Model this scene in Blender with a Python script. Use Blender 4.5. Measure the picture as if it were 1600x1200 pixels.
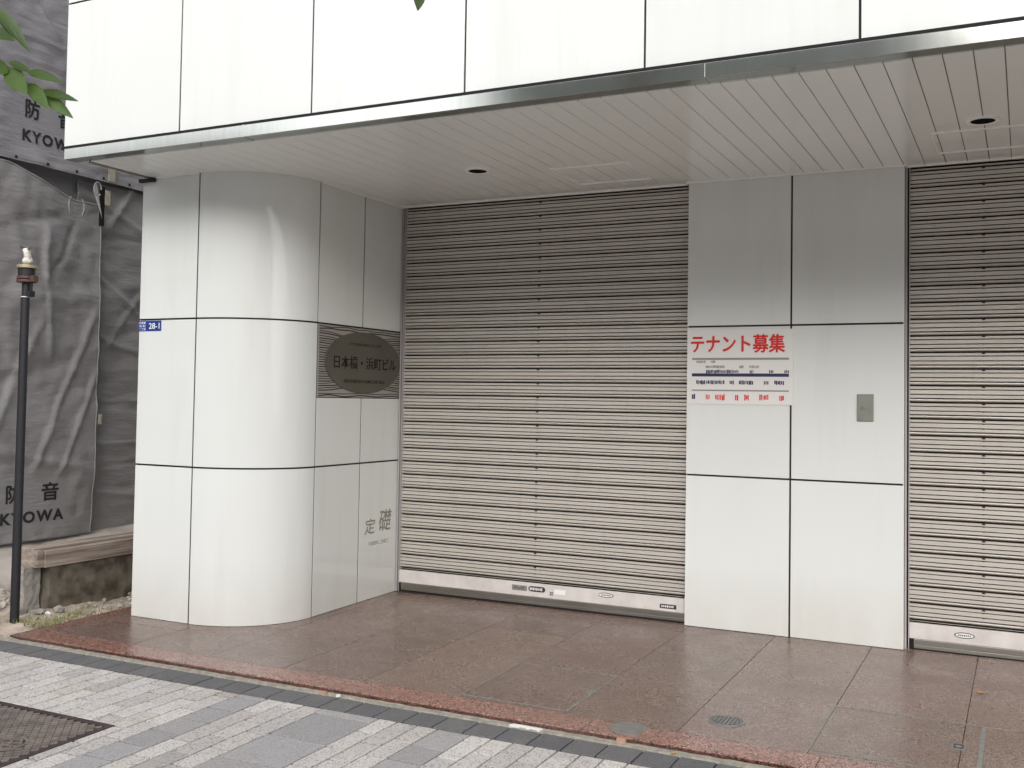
import bpy, bmesh, math, random
from math import radians as R, sin, cos, pi, exp, sqrt
from mathutils import Vector, Matrix, noise
random.seed(7)
for o in list(bpy.data.objects): bpy.data.objects.remove(o)
S = bpy.context.scene
C = S.collection

# ---------------------------------------------------------------- camera
cam = bpy.data.cameras.new('camera'); co = bpy.data.objects.new('camera', cam); C.objects.link(co)
YAW, PITCH, ROLL, F = 0.4610, 0.0353, 0.0159, 1606.73
f_ = Vector((-sin(YAW)*cos(PITCH), cos(YAW)*cos(PITCH), sin(PITCH)))
r_ = Vector((cos(YAW), sin(YAW), 0)); u_ = r_.cross(f_)
rr = r_*cos(ROLL) + u_*sin(ROLL); uu = -r_*sin(ROLL) + u_*cos(ROLL)
M = Matrix((rr, uu, -f_)).transposed().to_4x4(); M.translation = (0, 0, 1.5)
co.matrix_world = M
cam.sensor_fit = 'HORIZONTAL'; cam.sensor_width = 36; cam.lens = 36*F/1600
cam.shift_x = -(806.675-800)/1600; cam.shift_y = (567.665-600)/1600
cam.clip_start = .05; cam.clip_end = 500
S.camera = co

# ---------------------------------------------------------------- light
W = bpy.data.worlds.new('World'); S.world = W; W.use_nodes = True
nt = W.node_tree; nt.nodes.clear()
sky = nt.nodes.new('ShaderNodeTexSky'); sky.sky_type = 'NISHITA'; sky.sun_disc = False
SUN_EL, SUN_AZ = R(28), R(165)
sky.sun_elevation = SUN_EL; sky.sun_rotation = SUN_AZ
sky.air_density = 1.0; sky.dust_density = 4.0; sky.ozone_density = 1.0
hs = nt.nodes.new('ShaderNodeHueSaturation'); hs.inputs['Saturation'].default_value = .22
bg = nt.nodes.new('ShaderNodeBackground'); bg.inputs['Strength'].default_value = .15
wo = nt.nodes.new('ShaderNodeOutputWorld')
nt.links.new(sky.outputs[0], hs.inputs['Color']); nt.links.new(hs.outputs[0], bg.inputs['Color'])
nt.links.new(bg.outputs[0], wo.inputs['Surface'])
sl = bpy.data.lights.new('sun', 'SUN'); sl.energy = 1.3; sl.angle = R(130); sl.color = (1, .99, .975)
so = bpy.data.objects.new('sun', sl); C.objects.link(so)
sd = Vector((sin(SUN_AZ)*cos(SUN_EL), cos(SUN_AZ)*cos(SUN_EL), sin(SUN_EL)))
so.rotation_euler = sd.to_track_quat('Z', 'Y').to_euler(); so.location = (0, -5, 12)
S.view_settings.view_transform = 'Standard'; S.view_settings.look = 'None'
S.view_settings.exposure = 0.7; S.view_settings.gamma = 1
S.render.engine = 'CYCLES'
S.cycles.max_bounces = 8; S.cycles.diffuse_bounces = 5; S.cycles.glossy_bounces = 5

# ---------------------------------------------------------------- materials
def mat(name, col=(.5, .5, .5), rough=.5, metal=0, spec=.5):
    m = bpy.data.materials.new(name); m.use_nodes = True
    b = m.node_tree.nodes['Principled BSDF']
    b.inputs['Base Color'].default_value = (*col, 1); b.inputs['Roughness'].default_value = rough
    b.inputs['Metallic'].default_value = metal; b.inputs['Specular IOR Level'].default_value = spec
    return m
class N:
    """small node helper bound to one material"""
    def __init__(s, m): s.t = m.node_tree; s.b = s.t.nodes['Principled BSDF']; s.co = None
    def n(s, typ, **k):
        o = s.t.nodes.new(typ)
        for a, v in k.items(): setattr(o, a, v)
        return o
    def pos(s, scale=(1, 1, 1), rot=(0, 0, 0)):
        g = s.n('ShaderNodeNewGeometry'); mp = s.n('ShaderNodeMapping')
        mp.inputs['Scale'].default_value = scale; mp.inputs['Rotation'].default_value = rot
        s.t.links.new(g.outputs['Position'], mp.inputs['Vector']); return mp.outputs[0]
    def noise(s, scale, detail=4, vec=None, rough=.55):
        o = s.n('ShaderNodeTexNoise'); o.inputs['Scale'].default_value = scale
        o.inputs['Detail'].default_value = detail; o.inputs['Roughness'].default_value = rough
        s.t.links.new(vec if vec else s.pos(), o.inputs['Vector']); return o.outputs['Fac']
    def voro(s, scale, vec=None, out='Color', feature='F1'):
        o = s.n('ShaderNodeTexVoronoi'); o.inputs['Scale'].default_value = scale; o.feature = feature
        s.t.links.new(vec if vec else s.pos(), o.inputs['Vector']); return o.outputs[out]
    def ramp(s, fac, stops):
        o = s.n('ShaderNodeValToRGB'); e = o.color_ramp.elements
        e[0].position, e[0].color = stops[0][0], (*stops[0][1], 1)
        e[1].position, e[1].color = stops[-1][0], (*stops[-1][1], 1)
        for p, c in stops[1:-1]: x = e.new(p); x.color = (*c, 1)
        s.t.links.new(fac, o.inputs['Fac']); return o.outputs['Color']
    def mix(s, fac, a, b, mode='MIX'):
        o = s.n('ShaderNodeMix', data_type='RGBA', blend_type=mode)
        for k, v in ((0, fac), (6, a), (7, b)):
            if hasattr(v, 'is_output'): s.t.links.new(v, o.inputs[k])
            else: o.inputs[k].default_value = v if k == 0 else (*v, 1)
        return o.outputs[2]
    def math(s, op, a, b=0.0):
        o = s.n('ShaderNodeMath', operation=op)
        for k, v in ((0, a), (1, b)):
            if hasattr(v, 'is_output'): s.t.links.new(v, o.inputs[k])
            else: o.inputs[k].default_value = v
        return o.outputs[0]
    def attr(s, name='tone'):
        o = s.n('ShaderNodeAttribute', attribute_name=name); return o.outputs['Color']
    def zed(s, comp='Z'):
        g = s.n('ShaderNodeNewGeometry'); x = s.n('ShaderNodeSeparateXYZ')
        s.t.links.new(g.outputs['Position'], x.inputs[0]); return x.outputs[comp]
    def base(s, c): s.t.links.new(c, s.b.inputs['Base Color'])
    def rough(s, c): s.t.links.new(c, s.b.inputs['Roughness'])
    def bump(s, h, st=.3, dist=.002):
        o = s.n('ShaderNodeBump'); o.inputs['Strength'].default_value = st; o.inputs['Distance'].default_value = dist
        s.t.links.new(h, o.inputs['Height']); s.t.links.new(o.outputs[0], s.b.inputs['Normal'])

def panel_mat():
    m = mat('white_glass_panel', (.8, .81, .80), .04); n = N(m)
    lo = n.noise(1.3, 3); big = n.noise(5, 5, n.pos((1, 1, .35)))
    c = n.mix(lo, (.69, .708, .695), (.72, .735, .72))
    # dust and splash stains that reach up from the paving
    z = n.zed(); g = n.math('SUBTRACT', .42, z); g = n.math('MULTIPLY', g, 1.9); g = n.math('MAXIMUM', g, 0.0)
    c = n.mix(1.0, c, n.attr(), 'MULTIPLY')
    sk = n.noise(7, 5, n.pos((1, 1, .08))); c = n.mix(n.ramp(sk, [(.52, (0,)*3), (.8, (.22,)*3)]), c, (.50, .49, .45))
    sp = n.math('MULTIPLY', g, n.math('MULTIPLY', big, .8))
    c = n.mix(sp, c, (.52, .48, .41)); n.base(c)
    n.rough(n.ramp(n.noise(3, 4), [(.35, (.03,)*3), (.75, (.09,)*3)]))
    n.b.inputs['Specular IOR Level'].default_value = .5
    n.bump(n.noise(.9, 2), .25, .004)
    return m
def granite_mat(name, a, b, c, rough, sc=210):
    m = mat(name, b, rough); n = N(m)
    v = n.voro(sc); x = n.n('ShaderNodeSeparateColor'); n.t.links.new(v, x.inputs[0])
    col = n.ramp(x.outputs[0], [(0, a), (.22, a), (.3, b), (.7, b), (.8, c), (1, c)])
    col = n.mix(.75, col, n.attr(), 'MULTIPLY')
    d = n.noise(1.6, 3); col2 = n.mix(n.ramp(d, [(.4, (0, 0, 0)), (.75, (.28,)*3)]), col, (.24, .185, .155))
    n.base(col2); n.b.inputs['Coat Weight'].default_value = .08; n.b.inputs['Coat Roughness'].default_value = .12
    n.rough(n.ramp(n.noise(4, 5), [(.3, (rough,)*3), (.75, (rough+.18,)*3)]))
    n.bump(n.noise(350, 2), .12, .001)
    return m
MP = panel_mat()
M_GRAN = granite_mat('brown_granite', (.045, .028, .023), (.165, .104, .083), (.27, .19, .16), .2)
M_COPE = granite_mat('red_granite', (.035, .018, .015), (.25, .115, .088), (.38, .21, .165), .2, 150)
M_COPEF = granite_mat('polished_red_granite', (.015, .008, .007), (.085, .030, .022), (.15, .07, .055), .12, 150)
M_SEAL = mat('black_sealant', (.010, .009, .010), .8)
M_BLACK = mat('black_void', (.006, .006, .006), .9)
def paver_mat(name, a, b, sc=150):
    m = mat(name, a, .8); n = N(m)
    x = n.n('ShaderNodeSeparateColor'); n.t.links.new(n.voro(sc), x.inputs[0])
    c = n.ramp(x.outputs[1], [(0, b), (.14, b), (.24, a), (1, tuple(min(1, k*1.12) for k in a))])
    c = n.mix(1.0, c, n.attr(), 'MULTIPLY')
    c = n.mix(n.ramp(n.noise(5, 4), [(.5, (0,)*3), (.8, (.22,)*3)]), c, (.27, .25, .23))
    n.base(c); n.bump(n.noise(260, 3), .5, .002); return m
M_PV = {'light': paver_mat('light_speckled_paver', (.49, .462, .445), (.28, .265, .252)),
        'mauve': paver_mat('mauve_paver', (.30, .288, .292), (.21, .202, .205), 200),
        'dark': paver_mat('dark_grey_paver', (.115, .113, .118), (.08, .078, .08), 200)}
def simple_noise(name, a, b, sc, rough=.8, bump=0, det=6, stretch=(1, 1, 1), metal=0, lo=.35, hi=.65):
    m = mat(name, a, rough, metal); n = N(m); f = n.noise(sc, det, n.pos(stretch))
    n.base(n.ramp(f, [(lo, a), (hi, b)]))
    if bump: n.bump(n.noise(sc*4, 5, n.pos(stretch)), bump, .005)
    return m
M_MORT = simple_noise('old_mortar', (.36, .33, .27), (.22, .21, .18), 30, .9, .5)
M_SAND = simple_noise('joint_sand', (.045, .035, .03), (.028, .022, .02), 40, .95)
M_ASPH = simple_noise('bounce_pale_carriageway', (.27, .268, .262), (.33, .325, .315), 60, .9, .4)  # unseen road, paled to bounce more light in under the soffit
M_DIRT = simple_noise('rubble_soil', (.52, .44, .37), (.27, .22, .18), 9, .95, .9, 10)
M_CONC_OLD = simple_noise('mossy_concrete', (.20, .175, .135), (.065, .055, .04), 5.5, .95, .9, 12, lo=.38, hi=.6)
M_CONC = simple_noise('pale_concrete', (.36, .34, .31), (.24, .225, .2), 7, .9, .6, 8)
M_BEIGE = simple_noise('dusty_sheet', (.50, .46, .42), (.33, .29, .25), 4, .7, .3, 6)
M_WOOD = simple_noise('weathered_timber', (.42, .35, .295), (.20, .155, .128), 6, .85, .6, 8, (3, .35, 6))
M_PAINT = simple_noise('soffit_board', (.91, .925, .90), (.89, .905, .88), 2, .06)
M_TRIMW = mat('white_trim', (.88, .86, .83), .35)
def steel(name, col, rough, st=(1, 1, 40), bmp=.05):
    m = mat(name, col, rough, 1); n = N(m)
    f = n.noise(3, 3, n.pos(st)); n.base(n.ramp(f, [(.25, tuple(k*.9 for k in col)), (.75, col)]))
    n.rough(n.ramp(n.noise(2, 4), [(.3, (rough*.85,)*3), (.75, (rough*1.25,)*3)])); return m
M_STEEL = steel('brushed_stainless', (.56, .575, .55), .13, (12, 1, 1))
M_SILL = steel('dull_steel_rail', (.35, .33, .30), .42)
M_PLATE = simple_noise('bronze_oval', (.105, .095, .074), (.085, .077, .06), 3, .5)
M_RAYS = mat('polished_plate', (.40, .38, .35), .35, .3)
M_COVER = simple_noise('grey_cast_cover', (.20, .195, .185), (.15, .147, .14), 20, .42)
M_FRAME = simple_noise('cover_edging', (.22, .225, .21), (.15, .15, .14), 25, .4)
M_IRON = simple_noise('rusty_cast_iron', (.06, .038, .038), (.035, .024, .025), 12, .6, .4, 8)
M_IRONPAT = simple_noise('worn_iron_tread', (.21, .18, .16), (.12, .10, .092), 18, .6)
def shutter_mat():
    m = mat('painted_shutter_slat', (.42, .40, .37), .42, .0); n = N(m)
    f = n.noise(2.5, 6, n.pos((1, 1, 9))); st = n.noise(16, 6, n.pos((1.6, 1, .22)))
    c = n.ramp(f, [(.3, (.53, .495, .45)), (.7, (.585, .55, .50))])
    c = n.mix(n.ramp(st, [(.54, (0,)*3), (.84, (.22,)*3)]), c, (.28, .23, .19)); n.base(c)
    n.b.inputs['Metallic'].default_value = .25
    return m
M_SHUT = shutter_mat()
M_BAR = simple_noise('pale_shutter_bar', (.66, .62, .60), (.54, .50, .48), 6, .5, .1)
M_RAILP = mat('painted_rail', (.40, .37, .37), .45)
M_GROOVE = mat('dark_groove', (.028, .021, .017), .9)  # dark colour for the recessed shutter faces and the sign stripes
def tarp_mat(name, a, b):
    m = mat(name, a, .42); n = N(m)
    f = n.noise(1.8, 6); n.base(n.ramp(f, [(.3, a), (.72, b)]))
    w = n.noise(22, 6, n.pos((1, .3, 1.6)), .65); w2 = n.noise(400, 2)
    n.bump(n.math('ADD', w, n.math('MULTIPLY', w2, .1)), .8, .012)
    n.b.inputs['Sheen Weight'].default_value = .15; return m
M_TARP = tarp_mat('grey_vinyl_sheet', (.225, .218, .22), (.295, .287, .288))
M_TARPU = tarp_mat('blue_grey_vinyl_sheet', (.25, .245, .262), (.31, .302, .32))
M_INK = mat('black_print', (.022, .02, .024), .6)
M_HEM = mat('pale_hem', (.34, .33, .33), .5)
M_TAB = simple_noise('beige_tab', (.50, .45, .38), (.38, .33, .27), 20)
M_POST = mat('black_post_paint', (.012, .0115, .015), .5)
M_BRASS = mat('brass', (.42, .37, .22), .45, .6)
M_TAPE = simple_noise('white_tape', (.75, .73, .70), (.5, .45, .40), 40, .5, .5)
M_BROWN = mat('brown_band', (.09, .04, .035), .5)
M_LEAF = simple_noise('green_leaf', (.05, .12, .015), (.085, .18, .025), 14, .45)
M_LEAF.node_tree.nodes['Principled BSDF'].inputs['Transmission Weight'].default_value = 0
def leaf_translucent(m):
    t = m.node_tree; b = t.nodes['Principled BSDF']; o = t.nodes['Material Output']
    tr = t.nodes.new('ShaderNodeBsdfTranslucent'); tr.inputs['Color'].default_value = (.14, .24, .03, 1)
    mx = t.nodes.new('ShaderNodeMixShader'); mx.inputs[0].default_value = .22
    t.links.new(b.outputs[0], mx.inputs[1]); t.links.new(tr.outputs[0], mx.inputs[2]); t.links.new(mx.outputs[0], o.inputs[0])
n_ = N(M_LEAF); n_.base(n_.mix(1.0, n_.ramp(n_.noise(14, 4), [(.35, (.032, .075, .010)), (.65, (.06, .115, .018))]), n_.attr(), 'MULTIPLY'))
leaf_translucent(M_LEAF)
M_BARK = simple_noise('bark', (.16, .13, .10), (.07, .055, .045), 12, .9, .8)
M_TWIG = mat('twig', (.10, .075, .05), .8)
M_BLUE = mat('blue_enamel', (.012, .04, .22), .3)
M_WHITE = mat('white_print', (.85, .86, .88), .4)
M_PAPER = mat('poster_sheet', (.70, .69, .67), .35)
M_RED = mat('red_print', (.60, .02, .015), .45)
M_NAVY = mat('navy_print', (.02, .02, .07), .45)
M_GREYP = mat('grey_print', (.25, .24, .23), .5)
M_KEY = simple_noise('grey_key_plate', (.235, .24, .205), (.20, .205, .18), 10, .4)
M_STK1 = mat('grey_label', (.22, .20, .19), .5)
M_STK2 = mat('black_label', (.04, .036, .04), .45)
M_STK3 = mat('white_label', (.78, .77, .74), .45)
M_GOLD = simple_noise('gilt_engraving', (.30, .28, .22), (.17, .16, .125), 60, .4)
M_ORANGE = mat('orange_dead_leaf', (.55, .25, .07), .7)
M_TERRA = mat('terracotta_chip', (.42, .24, .17), .8)
M_GRASS = simple_noise('weed', (.16, .18, .06), (.28, .26, .11), 20, .8)

# ---------------------------------------------------------------- mesh helpers
WPOS = {}
class MB:
    def __init__(s): s.v = []; s.f = []; s.mi = []; s.tone = []; s.cur = 0; s.t = 1.0
    def add(s, vs, fs):
        k = len(s.v); s.v += [Vector(p) for p in vs]
        for f in fs: s.f.append([i+k for i in f]); s.mi.append(s.cur); s.tone.append(s.t)
        return s
    def box(s, x0, x1, y0, y1, z0, z1, fz=None):
        vs = [(x, y, z) for z in (z0, z1) for y in (y0, y1) for x in (x0, x1)]
        if fz: vs = [(x, y, z+fz(x, y)) for x, y, z in vs]
        return s.add(vs, [(0, 2, 3, 1), (4, 5, 7, 6), (0, 1, 5, 4), (2, 6, 7, 3), (0, 4, 6, 2), (1, 3, 7, 5)])
    def cyl(s, p0, p1, r0, r1=None, n=20, caps=True):
        r1 = r0 if r1 is None else r1; p0 = Vector(p0); p1 = Vector(p1); d = (p1-p0).normalized()
        a = d.orthogonal().normalized(); b = d.cross(a); vs = []
        for p, r in ((p0, r0), (p1, r1)):
            for i in range(n): t = 2*pi*i/n; vs.append(p+a*(cos(t)*r)+b*(sin(t)*r))
        fs = [(i, (i+1) % n, n+(i+1) % n, n+i) for i in range(n)]
        if caps: fs += [tuple(reversed(range(n))), tuple(range(n, 2*n))]
        return s.add(vs, fs)
    def tube(s, pts, rad, n=8):
        pts = [Vector(p) for p in pts]; rad = rad if isinstance(rad, (list, tuple)) else [rad]*len(pts)
        vs = []; a = None
        for i, p in enumerate(pts):
            d = (pts[min(i+1, len(pts)-1)]-pts[max(i-1, 0)]).normalized()
            a = d.orthogonal().normalized() if a is None else (a-d*a.dot(d)).normalized(); b = d.cross(a)
            for k in range(n): t = 2*pi*k/n; vs.append(p+a*(cos(t)*rad[i])+b*(sin(t)*rad[i]))
        fs = []
        for i in range(len(pts)-1):
            for k in range(n): fs.append((i*n+k, i*n+(k+1) % n, (i+1)*n+(k+1) % n, (i+1)*n+k))
        fs += [tuple(reversed(range(n))), tuple(range((len(pts)-1)*n, len(pts)*n))]
        return s.add(vs, fs)
    def ring(s, c, r0, r1, z0, z1, n=40, fz=None):
        vs = []
        for r, z in ((r0, z0), (r1, z0), (r1, z1), (r0, z1)):
            for i in range(n):
                x = c[0]+r*cos(2*pi*i/n); y = c[1]+r*sin(2*pi*i/n); vs.append((x, y, z+(fz(x, y) if fz else 0)))
        fs = []
        for k in range(4):
            for i in range(n): j = (i+1) % n; fs.append((k*n+i, k*n+j, ((k+1) % 4)*n+j, ((k+1) % 4)*n+i))
        return s.add(vs, fs)
    def disc(s, c, r, z0, z1, n=40, fz=None, rx=1.0):
        vs = []
        for z in (z0, z1):
            for i in range(n):
                x = c[0]+r*rx*cos(2*pi*i/n); y = c[1]+r*sin(2*pi*i/n); vs.append((x, y, z+(fz(x, y) if fz else 0)))
        return s.add(vs, [tuple(reversed(range(n))), tuple(range(n, 2*n))]+[(i, (i+1) % n, n+(i+1) % n, n+i) for i in range(n)])
    def build(s, name, mats, parent=None, origin=None, bevel=0, smooth=False, kind=None):
        if not isinstance(mats, (list, tuple)): mats = [mats]
        pw = WPOS[parent.name] if parent else Vector((0, 0, 0))
        og = Vector(origin) if origin else (pw.copy() if parent else Vector((0, 0, 0)))
        me = bpy.data.meshes.new(name)
        me.from_pydata([v-og for v in s.v], [], s.f)
        for m in mats: me.materials.append(m)
        me.polygons.foreach_set('material_index', s.mi)
        if smooth: me.polygons.foreach_set('use_smooth', [True]*len(s.f))
        if 'panel' in name: q_ = random.uniform(.955, 1.0); s.tone = [q_]*len(s.f)
        at = me.attributes.new('tone', 'FLOAT_COLOR', 'CORNER')
        buf = []
        for p, t in zip(me.polygons, s.tone):
            t = t if isinstance(t, tuple) else (t, t, t)
            buf += [*t, 1.0]*p.loop_total
        at.data.foreach_set('color', buf)
        bm = bmesh.new(); bm.from_mesh(me); bmesh.ops.recalc_face_normals(bm, faces=bm.faces); bm.to_mesh(me); bm.free()
        me.update()
        o = bpy.data.objects.new(name, me); C.objects.link(o)
        if parent: o.parent = parent
        o.location = og-pw; WPOS[o.name] = og
        if bevel:
            b = o.modifiers.new('bevel', 'BEVEL'); b.width = bevel; b.segments = 2; b.limit_method = 'ANGLE'; b.angle_limit = R(35)
        if kind: o['kind'] = kind
        return o
def empty(name, loc, label, cat, group=None):
    o = bpy.data.objects.new(name, None); C.objects.link(o); o.location = loc; o.empty_display_size = .2
    WPOS[o.name] = Vector(loc); tag(o, label, cat, group); return o
def tag(o, label, cat, group=None):
    o['label'] = label; o['category'] = cat
    if group: o['group'] = group
    return o
def B(x0, x1, y0, y1, z0, z1, fz=None): return MB().box(x0, x1, y0, y1, z0, z1, fz)

def text_mb(txt, h, bold=0.0, w=None, depth=.0008, align='CENTER', space=1.0):
    """returns (verts2d list, faces) of extruded text, fitted to height h (and width w), centred"""
    cu = bpy.data.curves.new('t', 'FONT'); cu.body = txt; cu.size = 1; cu.align_x = align
    cu.extrude = .001; cu.offset = bold; cu.resolution_u = 3; cu.space_character = space
    ob = bpy.data.objects.new('t', cu); C.objects.link(ob)
    dg = bpy.context.evaluated_depsgraph_get(); me = bpy.data.meshes.new_from_object(ob.evaluated_get(dg))
    vs = [v.co.copy() for v in me.vertices]; fs = [tuple(p.vertices) for p in me.polygons]
    bpy.data.objects.remove(ob); bpy.data.curves.remove(cu); bpy.data.meshes.remove(me)
    x0 = min(v.x for v in vs); x1 = max(v.x for v in vs); y0 = min(v.y for v in vs); y1 = max(v.y for v in vs)
    sy = h/(y1-y0); sx = w/(x1-x0) if w else sy
    return [Vector(((v.x-(x0+x1)/2)*sx, (v.y-(y0+y1)/2)*sy, (v.z+.001)/.002*depth)) for v in vs], fs
def put_text(mb, txt, c, h, face='-Y', bold=0, w=None, depth=.0008, space=1.0, italic=0, fn=None, sub=0):
    vs, fs = text_mb(txt, h, bold, w, depth, space=space)
    if sub:
        bm = bmesh.new(); bv = [bm.verts.new(v) for v in vs]
        for f in fs:
            try: bm.faces.new([bv[i] for i in f])
            except ValueError: pass
        bmesh.ops.triangulate(bm, faces=bm.faces)
        for _ in range(sub): bmesh.ops.subdivide_edges(bm, edges=[e for e in bm.edges if e.calc_length() > .015], cuts=1)
        bmesh.ops.triangulate(bm, faces=bm.faces)
        bm.verts.index_update(); vs = [v.co.copy() for v in bm.verts]; fs = [tuple(v.index for v in f.verts) for f in bm.faces]; bm.free()
    out = []
    for v in vs:
        x, y, z = v.x+italic*v.y, v.y, v.z
        if face == '-Y': p = Vector((c[0]+x, c[1]-z, c[2]+y))
        else: p = Vector((c[0]+z, c[1]+x, c[2]+y))
        if fn: p = fn(p)
        out.append(p)
    mb.add(out, fs)

# ---------------------------------------------------------------- key dimensions (metres, read off the photograph's perspective)
FX, FY = .0022, .0134
def fz(x, y): return FX*(x+2.0643)+FY*(y-6.7604)          # granite paving falls gently to the street
def sz(x, y): return .00269*x-.0482+.0134*(min(y, 5)-4.475)  # public pavement
YK = 4.475                                                  # front edge of the granite
X0, XJ, XR = -5.52, -5.0006, -4.4053
YC, YR0, YR1, YB = 5.2201, 5.7663, 6.3058, 6.8475
XP0, XP1, XP2, YP, YS = -2.0643, -1.3694, -.6791, 6.7604, 6.8394
Z1, Z2, Z3, ZPL = 1.0127, 2.0123, 2.9952, 1.4967
YU, ZU = 4.6463, 3.0952

# ================================================================= SETTING
g = MB(); g.box(-60, 60, -45, 60, -1.0, -.5); g.build('ground', M_DIRT, kind='structure')
g = MB(); g.box(-60, 60, -29.2, -.9, -.55, -.21); g.build('road', M_ASPH, kind='structure')
g = MB(); g.box(-60, 60, -32.9, -29.2, -.5, -.10); g.build('far_pavement', M_CONC, kind='structure')
g = MB()
for i in range(-14, 15): g.box(i*1.0+.004, i*1.0+.996, -.9, -.72, -.45, -.125)
g.build('road_kerb', M_CONC, kind='structure', bevel=.01)
# sand bed
g = MB(); g.box(-14, 14, -.72, YK-.002, -.4, -.017, sz); g.build('pavement_bed', M_SAND, kind='structure')

# pavers: real blocks laid in courses running away from the street
def pavement():
    pv = {'light': MB(), 'mauve': MB(), 'dark': MB()}
    gap = .0088
    hole = (-4.799, -3.862, 2.661, 3.581)
    def blk(kind, x0, x1, y0, y1):
        y0 = max(y0, 1.0)
        if y1-y0 < .015: return
        gy = gap*.8; rects = [(x0+gap/2, x1-gap/2, y0+gy, y1-gy)]
        if x1 > hole[0] and x0 < hole[1] and y1 > hole[2] and y0 < hole[3]:
            X0_, X1_, Y0_, Y1_ = rects[0]; rects = []
            if Y1_ > hole[3]+.004: rects.append((X0_, X1_, hole[3], Y1_))
            if Y0_ < hole[2]-.004: rects.append((X0_, X1_, Y0_, hole[2]))
            ya_, yb_ = max(Y0_, hole[2]), min(Y1_, hole[3])
            if X1_ > hole[1]+.004: rects.append((hole[1], X1_, ya_, yb_))
            if X0_ < hole[0]-.004: rects.append((X0_, hole[0], ya_, yb_))
        m = pv[kind]; t = random.uniform(.80, 1.07) if kind == 'light' else random.uniform(.9, 1.08)
        if kind == 'light' and random.random() < .08: t *= .84
        w = random.uniform(-.02, .02)
        m.t = (t*(1+w*.6), t, t*(1-w)); dz = random.uniform(-.0012, .0012)
        for q in rects: m.box(*q, -.03, dz, sz)
    YT = 4.243
    i = 0; x = -12.0-.02       # border of small dark setts
    while x < 6: blk('dark', x, x+.1665, YT+.004, 4.428); x += .1665
    def light(x0, x1, par):
        y = YT; first = .082 if par else .20
        y1 = y; y0 = y-first
        while y1 > 1.0: blk('light', x0, x1, y0, y1); y1 = y0; y0 -= .2365
    def tiles(x0, x1, size, first):
        y1 = YT; y0 = first
        while y1 > 1.0: blk('mauve', x0, x1, y0, y1); y1 = y0; y0 -= size
    cols = []
    # around the wide mauve band
    cols += [('t', -3.155, -2.818, .334, 4.166)]
    xs = [-3.155, -3.270, -3.385, -3.502]
    for k in range(3): cols.append(('l', xs[k+1], xs[k], k % 2))
    cols.append(('t', -3.684, -3.502, .1895, 4.189))
    x = -3.684
    for k in range(70): cols.append(('l', x-.1135, x, (k+1) % 2)); x -= .1135
    xs = [-2.818, -2.712, -2.600, -2.490]
    for k in range(3): cols.append(('l', xs[k], xs[k+1], k % 2))
    cols.append(('t', -2.490, -2.311, .1895, 4.19))
    x = -2.311
    for k in range(70): cols.append(('l', x, x+.1105, (k+1) % 2)); x += .1105
    for c in cols:
        if c[0] == 'l': light(*c[1:])
        else: tiles(*c[1:])
    for k, nm in (('light', 'pavement_light_pavers'), ('mauve', 'pavement_mauve_bands'), ('dark', 'pavement_border_setts')):
        pv[k].build(nm, M_PV[k], kind='structure', bevel=.0026)
pavement()
g = MB(); g.box(-14, 14, -.72, .99, -.2, -.001, sz); g.build('pavement', M_CONC, kind='structure')
# mortar fillet along the granite
g = MB(); n = 700; xa, xb = -5.95, 4.0
prev = None
for i in range(n):
    x = xa+(xb-xa)*i/(n-1); e = .010*noise.noise((x*7, 0, 0))+.006*noise.noise((x*31, 3, 0)); h = .003*noise.noise((x*17, 5, 0))
    ya = 4.436+e
    if -3.30 < x < -3.13: ya = 4.455+e*.5
    row = [(x, ya, sz(x, ya)-.012), (x, ya+.004, sz(x, ya)+.001+h), (x, YK+.03, sz(x, YK)+.004+h), (x, YK+.03, sz(x, YK)-.02)]
    k = len(g.v); g.v += [Vector(p) for p in row]
    if i:
        for j in range(3): g.f.append([k-4+j, k+j, k+j+1, k-4+j+1]); g.mi.append(0); g.tone.append(1.0)
g.build('mortar_strip', M_MORT, kind='structure')

# granite paving
g = MB(); g.box(-5.80, 6, YK+.02, 7.4, -.3, -.011, fz); g.build('granite_bed', M_SAND, kind='structure')
g = MB()
XS = [-5.64, -5.518, -4.912, -4.312, -3.755, -3.205, -2.612, -2.03, -1.455, -.862, -.262, .33, .93, 1.53, 2.2, 2.9, 3.6]
for i in range(len(XS)-1):
    YSX = [4.657, 5.063, 5.66, 6.3, 6.95] if i < 2 else [4.657, 5.40, 6.083, 6.62, 7.3]
    if i >= 9: YSX = [4.657, 5.412, 6.086, 6.80, 7.3]
    for j in range(4):
        t = random.uniform(.80, 1.16); g.t = (t, t*random.uniform(.97, 1.03), t*random.uniform(.94, 1.04))
        x0, x1, y0, y1 = XS[i], XS[i+1], YSX[j], YSX[j+1]
        nx = 1
        g.box(x0+.0017, x1-.0017, y0+.0017, y1-.0017, -.04, random.uniform(-.0006, .0006), fz)
g.build('granite_paving', M_GRAN, kind='structure', bevel=.0012)
def coping(x0, x1, t):
    m = MB(); m.t = t
    prof = [(YK+.006, -.035), (YK+.001, -.012)]
    for k in range(6):
        a = pi*(1-.5*k/5); prof.append((YK+.009+.008*cos(a), -.008+.008*sin(a)))
    prof += [(4.654, 0.0), (4.654, -.035)]
    vs = [(x, y, z+fz(x, y)) for x in (x0, x1) for y, z in prof]; n = len(prof)
    m.add(vs, [(i, (i+1) % n, n+(i+1) % n, n+i) for i in range(n)]+[tuple(range(n)), tuple(range(n, 2*n))])
    return m
g = MB()
xs = [-5.752, -5.0, -3.95, -2.885, -1.86, -.80, .26, 1.3, 2.4, 3.6]
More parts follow.
